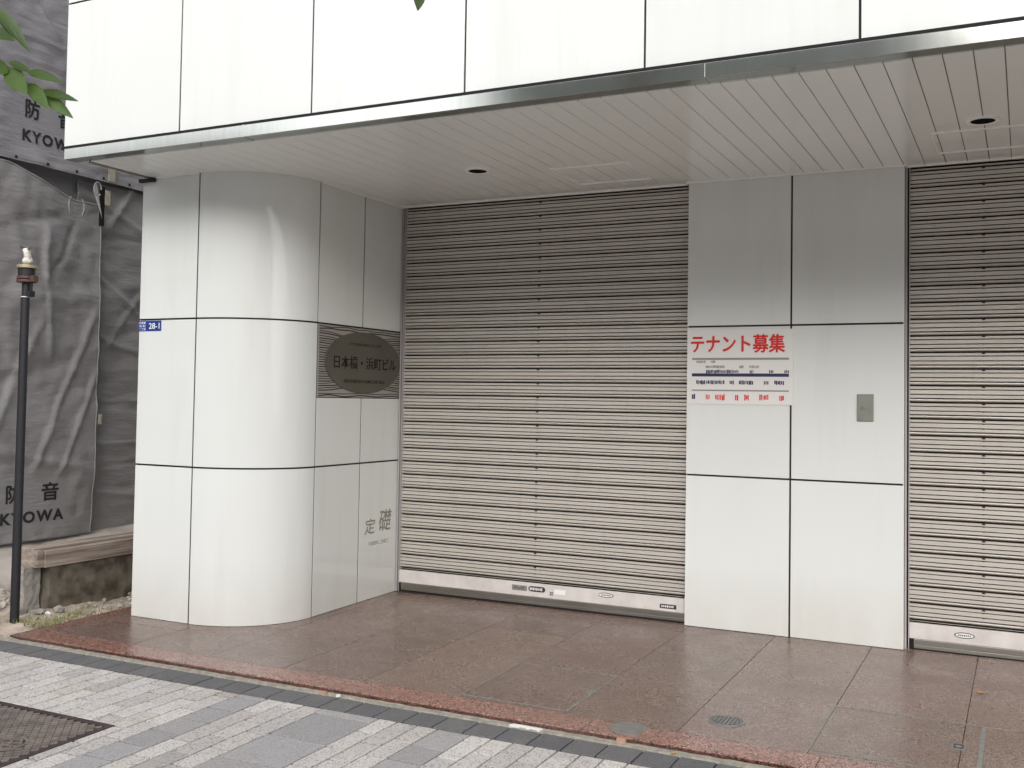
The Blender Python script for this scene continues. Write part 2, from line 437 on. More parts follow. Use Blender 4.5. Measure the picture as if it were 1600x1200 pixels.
for i in range(len(xs)-1):
    t = random.uniform(.9, 1.1); m = coping(xs[i]+.0015, xs[i+1]-.0015, (t, t, t))
    g.cur = 0; g.t = (t, t, t); k_ = len(g.v); g.v += m.v
    for q_, f in enumerate(m.f): g.f.append([k_+j for j in f]); g.mi.append(1 if q_ in (0, 1, 2, 3) else 0); g.tone.append((t, t, t))
for y0, y1 in ((4.657, 5.5), (5.5, 6.4), (6.4, 7.3)):
    t = random.uniform(.75, .9); g.t = (t, t, t); g.box(-5.752, -5.642, y0+.0015, y1-.0015, -.06, .0004, fz)
g.build('granite_edging', [M_COPE, M_COPEF], kind='structure', smooth=False)

# vacant lot
def lot():
    g = MB(); x0, x1, y0, y1 = -16.0, -5.755, 4.44, 14.0; NX, NY = 220, 200; g2 = []
    for j in range(NY+1):
        for i in range(NX+1):
            x = x1+(x0-x1)*(i/NX)**1.6; y = y0+(y1-y0)*(j/NY)**1.5
            b = max(0, min(1, (-5.9-x)/.5)); fr = max(0, min(1, (y-4.6)/.4))
            z = -.062+b*fr*(.03+.05*noise.noise((x*1.3, y*1.3, 0))+.035*noise.noise((x*6, y*6, 2))+.02*noise.noise((x*17, y*17, 4)))
            if x > -6.2: z += .012*noise.noise((x*25, y*25, 7))-.0
            g2.append((x, y, z))
    g.add(g2, [(j*(NX+1)+i, j*(NX+1)+i+1, (j+1)*(NX+1)+i+1, (j+1)*(NX+1)+i) for j in range(NY) for i in range(NX)])
    g.build('vacant_lot_ground', M_DIRT, kind='structure', smooth=True)
lot()
def stone(m, c, s, seed):
    bm = bmesh.new(); bmesh.ops.create_icosphere(bm, subdivisions=1, radius=1)
    rx, ry, rz = (random.uniform(.6, 1.2) for _ in range(3)); a = random.uniform(0, 6.28)
    vs = []
    for v in bm.verts:
        p = v.co*(1+.35*noise.noise(v.co*1.7+Vector((seed, 0, 0))))
        x, y = p.x*rx, p.y*ry; vs.append((c[0]+s*(x*cos(a)-y*sin(a)), c[1]+s*(x*sin(a)+y*cos(a)), c[2]+s*p.z*rz*.7))
    m.add(vs, [tuple(v.index for v in f.verts) for f in bm.faces]); bm.free()
M_STONE = simple_noise('rubble_stone', (.52, .48, .43), (.25, .22, .19), 15, .9, .5)
g = MB()
for i in range(900):
    t = random.random()
    if t < .45: x = random.uniform(-7.4, -6.1); y = random.uniform(4.5, 5.6)
    elif t < .8: x = random.uniform(-6.19, -5.77); y = random.uniform(4.85, 7.0)
    else: x = random.uniform(-10, -6.1); y = random.uniform(4.6, 8)
    if .45 <= t < .8 and random.random() < .65: continue
    s = random.choice((.008, .011, .015, .022, .03)) * (1 if t < .8 else 1.3)
    if x > -6.19: s = min(s, .015)
    g.t = 1; stone(g, (x, y, -.05+s*.2+(.03 if x < -6.4 else 0)), s, i)
g.build('rubble_gravel', M_STONE, kind='stuff')
g = MB()   # weeds at the foot of the low wall
for i in range(520):
    x = random.uniform(-6.16, -5.78); y = 4.72+abs(random.gauss(0, .35)); 
    if y > 6.5: continue
    h = random.uniform(.012, .045); a = random.uniform(0, 6.28); dx, dy = .004*cos(a), .004*sin(a); lx, ly = random.uniform(-.02, .02), random.uniform(-.02, .02)
    z = -.055
    g.add([(x-dx, y-dy, z), (x+dx, y+dy, z), (x+lx+dx*.6, y+ly, z+h*.7), (x+lx*1.5, y+ly*1.5, z+h)], [(0, 1, 2), (0, 2, 3)])
g.build('weeds', M_GRASS, kind='stuff')

# ================================================================= OFFICE BUILDING
bld = empty('office_building', (-2, 8, 0), 'white glass-panelled office building with recessed ground floor behind steel shutters', 'building')
# body behind
g = MB(); g.box(-5.425, 7.5, YU+.035, 13, 3.11, 9.2); g.box(X0+.012, 7.5, YB+.35, 13, -.3, 3.0)
g.box(X0+.012, -4.42, 6.86, YB+.36, -.3, 3.0); g.box(XP0+.012, XP2-.012, YP+.11, YB+.36, -.3, 3.0)
g.build('core_wall', M_CONC, bld)
GAP = .006  # half joint
# corner column core (dark joints) and its panels
def arc(n=28, off=0.0):
    a_, b_ = XR-XJ, YR0-YC; pts = []
    for i in range(n+1):
        t = pi/2*i/n; pts.append((XJ+(a_-off)*sin(t), YR0-(b_-off)*cos(t)))
    return pts
def prism(pts, z0, z1, fzb=None):
    m = MB(); n = len(pts); vs = [(x, y, z0+(fzb(x, y) if fzb else 0)) for x, y in pts]+[(x, y, z1) for x, y in pts]
    return m.add(vs, [tuple(range(n)), tuple(range(n, 2*n))]+[(i, (i+1) % n, n+(i+1) % n, n+i) for i in range(n)])
OFF = .006
core = [(X0+OFF, YC+OFF)]+arc(28, OFF)+[(XR-OFF, YB), (X0+OFF, YB)]
col = prism(core, -.02, Z3+.012, fz).build('corner_column', M_SEAL, bld, origin=(-5, 5.9, 0))
def shell(pts, th, z0, z1, fzb=None):
    """thin panel following an open path of (x, y); the path runs left to right seen from outside"""
    m = MB(); inn = []
    for i, p in enumerate(pts):
        a = Vector(pts[max(i-1, 0)]); b = Vector(pts[min(i+1, len(pts)-1)]); d = (b-a).normalized(); nrm = Vector((d.y, -d.x))
        inn.append(Vector(p)-nrm*th)
    loop = [tuple(p) for p in pts]+[tuple(p) for p in reversed(inn)]
    return prism(loop, z0, z1, fzb)
rows = [(0.0025, Z1-GAP), (Z1+GAP, Z2-GAP), (Z2+GAP, Z3+.006)]
def cut_arc():
    a = arc(28); a[0] = (XJ+GAP, a[0][1]); a[-1] = (a[-1][0], YR0-GAP); return a
for k, (z0, z1) in enumerate(rows):
    fzb = fz if k == 0 else None
    def pn(pts, z0, z1, bev=.0015, nm='cladding_panel', sm=False):
        o = shell(pts, .0055, z0, z1, fzb).build(nm, MP, col, bevel=bev); return o
    pn([(X0, YC), (XJ-GAP, YC)], z0, z1)
    o = pn(cut_arc(), z0, z1, 0, 'curved_panel')
    o.data.shade_smooth(); o.data.set_sharp_from_angle(angle=R(30))
    for ya, yb in ((YR0+GAP, YR1-GAP), (YR1+GAP, YB-.012)):
        if k == 1: pn([(XR, ya), (XR, yb)], z0, ZPL-GAP)
        else: pn([(XR, ya), (XR, yb)], z0, z1)
# left side of the column, facing the vacant lot
for k, (z0, z1) in enumerate(rows):
    for ya, yb in ((YC+.008, 6.2), (6.21, 7.2)):
        B(X0-.0, X0+.006, ya, yb, z0-.03 if k == 0 else z0, z1).build('side_panel', MP, col)
MB().box(-5.535, -5.395, YC-.03, YC-.006, Z3-.028, Z3-.004).build('edge_bracket', M_SEAL, col)
# engraved foundation inscription on the lowest panel beside the shutter
g = MB()
put_text(g, '定', (XR-.0002, 6.452, .535), .118, '+X', .012, .135, .0012, italic=.12)
put_text(g, '礎', (XR-.0002, 6.652, .563), .165, '+X', .010, .165, .0012, italic=.12)
put_text(g, '平成四年二月竣工', (XR-.0002, 6.568, .404), .034, '+X', .006, .265, .0008)
g.build('engraved_inscription', M_GOLD, col)
# middle pillar
pil = B(XP0+.006, XP2-.006, YP+.006, YP+.12, -.02, Z3+.01, fz).build('middle_pillar', M_SEAL, bld, origin=(-1.37, 6.8, 0))
for k, (z0, z1) in enumerate(rows):
    for xa, xb in ((XP0, XP1-GAP), (XP1+GAP, XP2)):
        B(xa, xb, YP, YP+.008, z0, z1).build('cladding_panel', MP, pil, bevel=.0012) if k else \
        MB().add([(x, y, z) for z in (0, 1) for y in (YP, YP+.008) for x in (xa, xb)], []).v and \
        prism([(xa, YP), (xb, YP), (xb, YP+.008), (xa, YP+.008)], z0, z1, fz).build('cladding_panel', MP, pil, bevel=.0012)
for xa, xb in ((XP0-.0, XP0+.008), (XP2-.008, XP2)):
    prism([(xa, YP+.010), (xb, YP+.010), (xb, YP+.12), (xa, YP+.12)], .003, Z3, fz).build('return_panel', MP, pil)
# upper facade
up = B(-5.62, 7.5, YU+.008, YU+.03, ZU-.02, 9.2).build('upper_facade', M_SEAL, bld, origin=(0, YU, ZU))
UX = [-5.6296, -4.630, -3.6309, -2.6372, -1.6442, -.6521, .342, 1.336, 2.33, 3.32, 4.32]
zr = [ZU, 4.047, 5.05, 6.05, 7.05, 8.05, 9.1]
for j in range(len(zr)-1):
    for i in range(len(UX)-1):
        B(UX[i]+(GAP if i else 0), UX[i+1]-GAP, YU, YU+.0075, zr[j]+(GAP if j else 0), zr[j+1]-GAP).build('cladding_panel', MP, up, origin=((UX[i]+UX[i+1])/2, YU, (zr[j]+zr[j+1])/2), bevel=.0012).rotation_euler = (random.uniform(-.0025, .0025), 0, random.uniform(-.0025, .0025))
for j in range(len(zr)-1):
    for k in range(5): B(-5.436, -5.428, YU+.035+k*1.2, YU+.035+k*1.2+1.19, zr[j]+GAP, zr[j+1]-GAP).build('side_panel', MP, up)
# fascia trim: folded stainless channel in lengths, plus its return along the side
tr = MB()
XT = [-5.57, -4.083, -1.339, 1.405, 4.15, 7.5]
for i in range(len(XT)-1):
    a, b = XT[i]+.0015, XT[i+1]-.0015
    tr.box(a, b, 4.597, 4.612, 3.003, 3.072); tr.box(a, b, 4.612, 4.690, 3.003, 3.0065); tr.box(a, b, 4.612, 4.640, 3.060, 3.072)
tro = tr.build('fascia_trim', M_STEEL, bld, bevel=.0015)
B(-5.452, -5.436, 4.692, 7.2, 2.990, 3.072).build('side_trim', M_SILL, bld)
g = MB()
for x in XT[1:-1]: g.box(x-.006, x+.006, 4.5955, 4.597, 3.001, 3.073); g.box(x-.006, x+.006, 4.597, 4.69, 3.0012, 3.003)
g.build('joint_cover', M_STEEL, tro)
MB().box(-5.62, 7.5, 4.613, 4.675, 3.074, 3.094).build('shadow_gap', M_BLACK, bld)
# soffit of narrow boards
sf = MB(); P = .12065; xk = -.0793+.0; x = -5.545; k0 = math.floor((x-xk)/P)
k = k0
while xk+k*P < 4.5:
    a = max(xk+k*P+.0024, -5.432); b = xk+(k+1)*P-.0024
    if b-a > .01: sf.box(a, b, 4.693, 6.86, Z3+.003, Z3+.013)
    k += 1
sf.cur = 1; sf.box(-5.434, 4.6, 4.692, 6.99, Z3+.0115, Z3+.05)
so_ = sf.build('soffit', [M_PAINT, mat('soffit_groove', (.20, .175, .155), .8)], bld, bevel=.001)
# white edge beads where soffit meets walls
def bead(x0, x1, y0, y1): B(x0, x1, y0, y1, Z3-.006, Z3+.004).build('edge_bead', M_TRIMW, so_)
bead(XP0-.012, XP2+.012, YP-.014, YP-.002); bead(XP0-.014, XP0-.002, YP-.0015, YS-.03); bead(XP2+.002, XP2+.014, YP-.0015, YS-.03)
bead(XR+.012, XP0-.015, YS-.045, YS-.033); bead(XP2+.015, 4.5, YS-.045, YS-.033); bead(XR+.001, XR+.010, YR0, YS-.033)
bead(X0, XJ, YC-.010, YC-.001)
def hatch(x0, x1, y0, y1):
    w = .011; m = MB()
    for a, b, c, d in ((x0, x1, y0, y0+w), (x0, x1, y1-w, y1), (x0, x0+w, y0+w, y1-w), (x1-w, x1, y0+w, y1-w)): m.box(a, b, c, d, Z3-.003, Z3+.006)
    return m.build('hatch_frame', M_TRIMW, so_, origin=((x0+x1)/2, (y0+y1)/2, Z3))
hatch(-2.772, -2.242, 6.022, 6.53); hatch(-.469, .06, 6.02, 6.515)
M_LENS = mat('dark_downlight_well', (.004, .004, .004), .95, 0, .1)
for c in ((-3.222, 5.873), (-.203, 5.84)):
    d = MB().ring(c, .060, .083, Z3-.005, Z3+.004, 48); d = d.build('downlight', M_TRIMW, so_, origin=(c[0], c[1], Z3), bevel=.0015)
    MB().disc(c, .0605, Z3-.0035, Z3+.0026, 48).build('recess', M_LENS, d)

# roller shutters
def shutter(x0, x1, holes_x, stickers, with_left=True):
    p = .1031; ztop = 2.985; zb = .168
    prof = []   # (z, y) going down; y smaller = nearer the street
    def P_(zf, d): prof.append((zf, YS-d))
    k = 0; zc = 3.0734   # top of first slat (a deep groove sits at z = 2.0423 + n p)
    pts = [(0.0, -.006), (.02, -.012), (.068, -.010), (.080, .006), (.10, .011), (.230, .011), (.245, .006), (.249, -.004), (.280, -.004), (.284, .006), (.305, .011), (.515, .011), (.534, .006), (.538, -.003), (.568, -.003), (.572, .006), (.592, .011), (.755, .011), (.770, .006), (.774, -.006), (.818, -.006), (.822, .006), (.845, .012), (.90, .013), (.955, .008), (.985, .0015)]
    z = zc; zs = []
    while z > zb-.001:
        for a, d in pts:
            zz = z-a*p
            if zb <= zz <= ztop: zs.append((zz, YS-d, a))
        z -= p
    m = MB(); NXs = 24
    vs = []
    for i, (zz, yy, a) in enumerate(zs):
        for q in range(NXs+1):
            x = x0+(x1-x0)*q/NXs; vs.append((x, yy+.0022*noise.noise((x*1.9, zz*7, 3)), zz+.0016*noise.noise((x*1.6, round(zz/p)*3.7, 8))))
    fs = []; 
    k = len(m.v); m.v += [Vector(v) for v in vs]
    for i in range(len(zs)-1):
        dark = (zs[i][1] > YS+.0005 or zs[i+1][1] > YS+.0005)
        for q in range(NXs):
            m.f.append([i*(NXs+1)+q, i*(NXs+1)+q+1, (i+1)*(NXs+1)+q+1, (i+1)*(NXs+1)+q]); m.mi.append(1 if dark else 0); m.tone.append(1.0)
    m.cur = 1
    z = 2.0423+9*p
    while z > .22:
        m.box(holes_x-.009, holes_x+.009, YS-.0125, YS-.002, z-.016, z-.004)
        m.box(holes_x-.004, holes_x+.004, YS-.0125, YS-.002, z-.031, z-.0285); m.box(holes_x-.004, holes_x+.004, YS-.0125, YS-.002, z-.0608, z-.0578)
        z -= p
    zc2 = (x0+x1)/2
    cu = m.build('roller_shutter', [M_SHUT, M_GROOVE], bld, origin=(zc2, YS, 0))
    # bottom bar: pale flat face above a steel rail
    fzm = fz(zc2, YS)
    bar = MB(); bar.box(x0+.004, x1-.004, YS-.022, YS-.004, .070, .1665)
    for xx in [x0+.06+(x1-x0-.12)*q/7 for q in range(8)]:
        bar.cyl((xx, YS-.0225, .088), (xx, YS-.026, .088), .0055, n=10)
        if int(xx*10) % 2: bar.cyl((xx+.05, YS-.0225, .135), (xx+.05, YS-.0248, .135), .004, n=8)
    ba = bar.build('bottom_bar', M_BAR, cu, bevel=.001)
    rl = MB(); rl.box(x0+.03, x1-.006, YS-.027, YS-.004, .035, .0685); rl.box(x0+.03, x1-.006, YS-.024, YS-.006, .012, .034)
    rl.build('bottom_rail', M_SILL, cu, bevel=.002)
    MB().box(x0+.03, x1-.006, YS-.023, YS+.004, -.004, .0119, fz).build('rubber_seal', M_BLACK, cu)
    B(x0, x0+.028, YS-.024, YS+.01, -.002, .066).build('end_block', M_BLACK, cu)
    for s in stickers:
        xa, xb, za, zb_, mm, shp = s; yf = YS-.0222; st = MB()
        if shp == 'rect': st.box(xa, xb, yf-.0008, yf, za, zb_)
        elif shp == 'pill':
            r = (zb_-za)/2; pts2 = []
            for q in range(9): t = pi/2+pi*q/8; pts2.append((xa+r+r*cos(t), za+r+r*sin(t)))
            for q in range(9): t = -pi/2+pi*q/8; pts2.append((xb-r+r*cos(t), za+r+r*sin(t)))
            n_ = len(pts2); st.add([(a, yf-.0008, b) for a, b in pts2]+[(a, yf, b) for a, b in pts2], [tuple(range(n_)), tuple(range(n_, 2*n_))]+[(i, (i+1) % n_, n_+(i+1) % n_, n_+i) for i in range(n_)])
        elif shp == 'oval':
            n_ = 40; cx, cz = (xa+xb)/2, (za+zb_)/2
            for (s0, dy, mi) in ((1, 0, 0), (.80, .0005, 1), (.0, 0, 0)):
                if not s0: continue
                st.cur = mi; pts2 = [(cx+(xb-xa)/2*(s0 if s0 == 1 else .88)*cos(2*pi*i/n_), cz+(zb_-za)/2*(s0 if s0 == 1 else .72)*sin(2*pi*i/n_)) for i in range(n_)]
                st.add([(a, yf-.0008-dy, b) for a, b in pts2]+[(a, yf, b) for a, b in pts2], [tuple(range(n_)), tuple(range(n_, 2*n_))]+[(i, (i+1) % n_, n_+(i+1) % n_, n_+i) for i in range(n_)])
            st.cur = 0
            for q in range(7): xx = cx-.034+q*.0105; st.box(xx, xx+.0065, yf-.0018, yf-.001, cz-.005, cz+.005)
        elif shp == 'dots':
            for q in range(2):
                for w_ in range(2): st.box(xa+q*.014, xa+q*.014+.010, yf-.0008, yf, za+w_*.014, za+w_*.014+.010)
        if mm is M_STK1 or mm is M_STK2:
            if shp in ('rect', 'pill'):
                st.cur = 1; nn = int((xb-xa-.02)/.013)
                for q in range(nn):
                    xx = xa+.012+q*.013; hh = random.uniform(.35, .55)*(zb_-za)
                    st.box(xx, xx+.008, yf-.0013, yf-.0008, (za+zb_)/2-hh/2, (za+zb_)/2+hh/2)
                st.cur = 0
        sub = M_STK3 if mm is M_STK2 else (mat('grey_type', (.10, .09, .09), .5) if mm is M_STK1 else M_BAR)
        o = st.build('label_sticker', [mm, sub], cu, origin=((xa+xb)/2, yf, (za+zb_)/2))
    return cu
s1 = shutter(-4.385, -2.072, -3.213, [
    (-3.392, -3.270, .104, .143, M_STK1, 'rect'), (-3.258, -3.123, .106, .145, M_STK2, 'pill'), (-3.086, -3.06, .093, .12, M_STK2, 'dots'),
    (-3.05, -2.962, .104, .138, M_STK3, 'rect'), (-2.712, -2.595, .118, .152, M_STK2, 'oval'), (-2.257, -2.139, .088, .118, M_STK2, 'rect')])
s1['label'] = 'wide grey shutter between the curved column and the middle pillar'
s2 = shutter(-.655, 4.3, -.233, [(-.396, -.281, .102, .138, M_STK2, 'oval')])
s2['label'] = 'right hand grey shutter running out of the picture'
for xa, s in ((-4.400, 1), (-.6785, 1)):
    g = MB()
    g.box(xa+.001, xa+.012, YS-.035, YS+.02, 0, Z3-.004); g.box(xa+.022, xa+.027, YS-.030, YS+.012, 0, Z3-.004)
    g.build('guide_rail', M_RAILP, bld, bevel=.001)
    MB().box(xa+.012, xa+.022, YS+.002, YS+.02, .001, Z3-.005).build('guide_slot', M_BLACK, bld)
g = MB(); g.box(-2.071, XP0-.001, YS-.03, YS+.02, 0, Z3-.004); g.build('guide_rail', M_SILL, bld)
MB().box(-4.398, -2.066, YS+.021, YS+.03, -.01, 2.994).build('shutter_backing', M_BLACK, bld)
MB().box(-.678, 4.3, YS+.021, YS+.03, -.01, 2.994).build('shutter_backing', M_BLACK, bld)

# ================================================================= SIGNS
sg = empty('building_name_sign', (XR, 6.32, 1.75), 'bronze oval building name sign on a striped metal plate beside the shutter', 'sign')
B(XR-.0055, XR+.002, YR0+.008, YB-.0, ZPL, Z2-GAP).build('plate', M_RAYS, sg)
g = MB(); cy, cz, aY, aZ = 6.325, 1.752, .478, .226
NL = 30
for k in range(NL):
    z0 = ZPL+.010+(Z2-ZPL-.028)*k/(NL-1); th = .0055 if k % 2 else .0078
    pts = []
    for q in range(49):
        y = YR0+.014+(YB-YR0-.02)*q/48; u = (y-cy)/aY
        s = 1+.30*(1-exp(-(abs(u)/.75)**2))-.30; s = 1-.22*exp(-(u/.62)**2)
        ww = .006*noise.noise((y*5, k*.9, 1))
        z = cz+(z0-cz)*s+ww*min(1, abs(z0-cz)*8)
        if abs(z0-cz)/aZ > .96: z = min(max(z0+ww*2, ZPL+.004), Z2-GAP-.006)
        pts.append((y, z))
    vs = []
    for y, z in pts: vs += [(XR+.0035, y, z-th/2), (XR+.0035, y, z+th/2)]
    for i in range(48):
        j = len(g.v); g.v += [Vector(vs[2*i+a]) for a in (0, 1, 3, 2)]; g.f.append([j, j+1, j+2, j+3]); g.mi.append(0); g.tone.append(1)
        g.v += [Vector((XR+.001, *vs[2*i+a][1:])) for a in (0, 1, 3, 2)]; g.f.append([j+1, j+5, j+6, j+2]); g.mi.append(0); g.tone.append(1)
        g.f.append([j, j+3, j+7, j+4]); g.mi.append(0); g.tone.append(1)
g.build('radiating_stripes', M_GROOVE, sg)
n_ = 72; pts = [(cy+aY*cos(2*pi*i/n_), cz+aZ*sin(2*pi*i/n_)) for i in range(n_)]
g = MB(); g.add([(XR+.001, a, b) for a, b in pts]+[(XR+.010, a, b) for a, b in pts], [tuple(range(n_)), tuple(range(n_, 2*n_))]+[(i, (i+1) % n_, n_+(i+1) % n_, n_+i) for i in range(n_)])
g.build('oval_plate', M_PLATE, sg, bevel=.001)
g = MB()
put_text(g, '日本橋・浜町ビル', (XR+.010, 6.345, 1.750), .092, '+X', .010, .80, .0015)
put_text(g, 'ETO BUILDING CO.,LTD', (XR+.010, 6.333, 1.884), .021, '+X', .006, .40, .001)
put_text(g, 'NIHONBASHI HAMACHO BLD', (XR+.010, 6.328, 1.615), .025, '+X', .010, .52, .001)
g.build('lettering', M_BLACK, sg)

ad = empty('address_plate', (-5.42, YC, 1.97), 'small blue address plate reading 28-1 at the left edge of the column', 'sign')
B(-5.527, -5.314, YC-.003, YC-.0002, 1.932, 2.004).build('plate', M_BLUE, ad, bevel=.0008)
g = MB(); put_text(g, '28-1', (-5.378, YC-.003, 1.9675), .040, '-Y', .006, .098, .0006)
put_text(g, '日本橋', (-5.489, YC-.003, 1.990), .017, '-Y', .004, .060, .0005)
put_text(g, '浜 町', (-5.489, YC-.003, 1.968), .017, '-Y', .004, .060, .0005)
put_text(g, '二丁目', (-5.489, YC-.003, 1.946), .017, '-Y', .004, .060, .0005)
g.build('lettering', M_WHITE, ad)

ps = empty('tenant_poster', (-1.71, YP, 1.74), 'white for-rent poster with red and navy print on the middle pillar', 'sign')
B(-2.062, -1.352, YP-.004, YP-.0003, 1.492, 1.988).build('sheet', M_PAPER, ps)
yf = YP-.004
g = MB(); 
for dx_, dz_, e_ in ((0, 0, .0006), (.0035, .0012, .0007), (-.0035, -.0012, .0008), (0, .003, .0009), (0, -.003, .001)): put_text(g, 'テナント募集', (-1.722+dx_, yf, 1.895+dz_), .118, '-Y', 0, .625, e_)

g.build('red_lettering', M_RED, ps)
def band(m, xa, xb, ya, yb, parts=None):
    """blocks of print on the notice; coordinates in sixteen-hundredths of the sheet, y downwards"""
    x0 = -2.062+(xa-105)*.000536; x1 = -2.062+(xb-105)*.000536; z1 = 1.990-(ya-120)*.000535; z0 = 1.990-(yb-120)*.000535
    m.box(x0, x1, yf-.0006, yf, z0, z1)
def row(m, spans, ya, yb, cell=16):
    for xa, xb in spans:
        x = xa
        while x < xb-4:
            w_ = random.uniform(.55, .9)*cell; h0 = random.uniform(0, .22)*(yb-ya); h1 = random.uniform(0, .22)*(yb-ya)
            band(m, x, min(x+w_, xb), ya+h0, yb-h1); x += cell
g = MB(); row(g, [(350, 400), (470, 590), (720, 760), (835, 890), (1020, 1068), (1075, 1130), (1262, 1318)], 925, 1005, 21)
g.build('red_small_print', M_RED, ps)
g = MB(); band(g, 168, 1376, 668, 708); row(g, [(350, 760), (900, 945), (1137, 1198), (1322, 1376)], 622, 668, 19)
row(g, [(225, 345), (352, 400), (408, 590), (650, 705), (768, 945), (1075, 1130), (1200, 1320)], 752, 808, 20); row(g, [(170, 222)], 925, 1005, 24)
g.build('navy_lettering', M_NAVY, ps)
g = MB(); band(g, 168, 1376, 474, 500); row(g, [(225, 345), (410, 470)], 505, 540, 16); row(g, [(345, 590), (768, 830), (895, 1015)], 566, 606, 15); band(g, 168, 1376, 872, 890)
g.build('grey_lettering', M_GREYP, ps)

kb = empty('key_switch_box', (-.907, YP, 1.484), 'small grey metal key switch plate on the middle pillar', 'switch box')
B(-.957, -.857, YP-.010, YP-.0003, 1.399, 1.569).build('cover_plate', M_KEY, kb, bevel=.002)
MB().cyl((-.922, YP-.010, 1.484), (-.922, YP-.016, 1.484), .0165, .015, 28).build('key_cylinder', M_SILL, kb, bevel=.001)
MB().box(-.9235, -.9205, YP-.0166, YP-.0158, 1.476, 1.492).build('keyhole', M_BLACK, kb)

# ================================================================= COVERS IN THE PAVING
def floor_cover(x0, x1, y0, y1, hs, label, wr=.010):
    c = ((x0+x1)/2, (y0+y1)/2); t = empty('floor_access_cover', (c[0], c[1], fz(*c)), label, 'floor cover')
    g = MB(); w = .007
    g.box(x0, x0+w, y0, y1, -.01, .0022, fz); g.box(x1-wr, x1, y0, y1, -.01, .0022, fz)
    g.box(x0+w, x1-wr, y0, y0+w, -.01, .0022, fz); g.box(x0+w, x1-wr, y1-w, y1, -.01, .0022, fz)
    g.build('edge_frame', M_FRAME, t)
    for hx, hy, a, b in hs: MB().box(hx-a, hx+a, hy-b, hy+b, -.005, .0018, fz).build('lifting_socket', M_COVER, t)
    return t
floor_cover(-2.618, -2.024, 4.700, 5.400, [(-2.512, 5.052, .012, .045), (-2.046+.0, 5.052, .012, .045)], 'stone floor cover edged in steel, in front of the left shutter')
floor_cover(-.868, -.172, 4.705, 5.412, [(-.758, 5.06, .017, .03)], 'stone floor cover edged in steel, in front of the right shutter', .02)
t = empty('square_socket', (-.275, 5.06, fz(-.275, 5.06)), 'little dark square metal socket set in the granite at the right', 'floor socket')
g = MB(); 
for a, b, c, d in ((-.303, -.247, 5.02, 5.026), (-.303, -.247, 5.095, 5.101), (-.303, -.297, 5.026, 5.095), (-.253, -.247, 5.026, 5.095)): g.box(a, b, c, d, -.004, .0024, fz)
g.build('socket_frame', M_FRAME, t); MB().box(-.297, -.253, 5.026, 5.095, -.004, .001, fz).build('socket_lid', M_STK2, t)
MB().disc((-.275, 5.06), .013, 0, .002, 20, fz).build('socket_bolt', M_FRAME, t)

c = (-1.672, 4.598); t = empty('round_floor_cover', (*c, fz(*c)), 'plain round grey metal floor cover overlapping the granite edge', 'floor cover')
MB().disc(c, .087, -.006, .0045, 56, fz).build('lid', M_COVER, t, bevel=.0015)
MB().ring(c, .070, .073, .0045, .0056, 56, fz).build('raised_ring', M_COVER, t)
c = (-1.292, 4.925); t = empty('drain_grate', (*c, fz(*c)), 'round patterned metal drain grate in the granite paving', 'drain')
g = MB(); g.ring(c, .078, .090, -.004, .0035, 56, fz); g.ring(c, .068, .074, -.004, .003, 56, fz); g.build('rim', M_COVER, t, bevel=.0006)
MB().disc(c, .0775, -.006, .0012, 48, fz).build('well', M_STK2, t)
g = MB()
for i in range(-3, 4):
    h = sqrt(.064**2-(i*.018)**2)
    for k in range(-3, 4):
        if abs(k*.018) < h-.006: g.box(c[0]+i*.018-.0055, c[0]+i*.018+.0055, c[1]+k*.018-.006, c[1]+k*.018+.006, .0008, .003, fz)
g.build('tread', M_COVER, t)

# cast iron manhole in the pavement
t = empty('pavement_manhole', (-4.33, 3.12, sz(-4.33, 3.12)), 'rectangular rusty cast iron manhole with diamond tread in the pavement', 'manhole cover')
hx0, hx1, hy0, hy1 = -4.795, -3.866, 2.665, 3.577; w = .030
g = MB()
for a, b, c_, d in ((hx0, hx1, hy1-w, hy1), (hx0, hx1, hy0, hy0+w), (hx0, hx0+w, hy0+w, hy1-w), (hx1-w, hx1, hy0+w, hy1-w)): g.box(a, b, c_, d, -.03, .002, sz)
g.build('frame', M_IRON, t, bevel=.002)
MB().box(hx0+w+.003, hx1-w-.003, hy0+w+.003, hy1-w-.003, -.03, -.006, sz).build('plate', M_IRON, t)
g = MB(); st = .047; emb = (-4.10, 3.18)
i = 0; y = hy0+w+.02
while y < hy1-w-.01:
    x = hx0+w+.02+(st/2 if i % 2 else 0)
    while x < hx1-w-.01:
        if (x-emb[0])**2/(.095**2)+(y-emb[1])**2/(.095**2) > 1 and (x+4.55)**2+(y-3.36)**2 > .006:
            sg_ = 1 if i % 2 else 1
            a, b = .020, .0075; ca = .75; 
            q = [(-a, -b), (a, -b), (a, b), (-a, b)]; rot = pi/4 if (i % 2) else pi/4
            vs = [(x+u*cos(rot)-v*sin(rot), y+u*sin(rot)+v*cos(rot)) for u, v in [(-.016, -.007), (.016, -.007), (.016, .007), (-.016, .007)]]
            g.add([(p[0], p[1], sz(*p)-.008) for p in vs]+[(p[0], p[1], sz(*p)+.0005) for p in vs], [(0, 1, 2, 3), (4, 5, 6, 7), (0, 1, 5, 4), (1, 2, 6, 5), (2, 3, 7, 6), (3, 0, 4, 7)])
        x += st
    y += st/2*1.05; i += 1
g.build('diamond_tread', M_IRONPAT, t, bevel=.001)
g = MB(); g.ring(emb, .078, .088, -.006, .001, 40, sz)
for k in range(6):
    a = k*pi/3+.3; g.ring((emb[0]+.042*cos(a), emb[1]+.042*sin(a)), .020, .028, -.006, .001, 20, sz)
g.ring(emb, .010, .018, -.006, .001, 20, sz)
g.ring((-4.55, 3.36), .055, .065, -.006, .001, 30, sz); g.disc((-4.55, 3.36), .03, -.006, .0, 24, sz)
g.build('cast_emblem', M_IRONPAT, t)

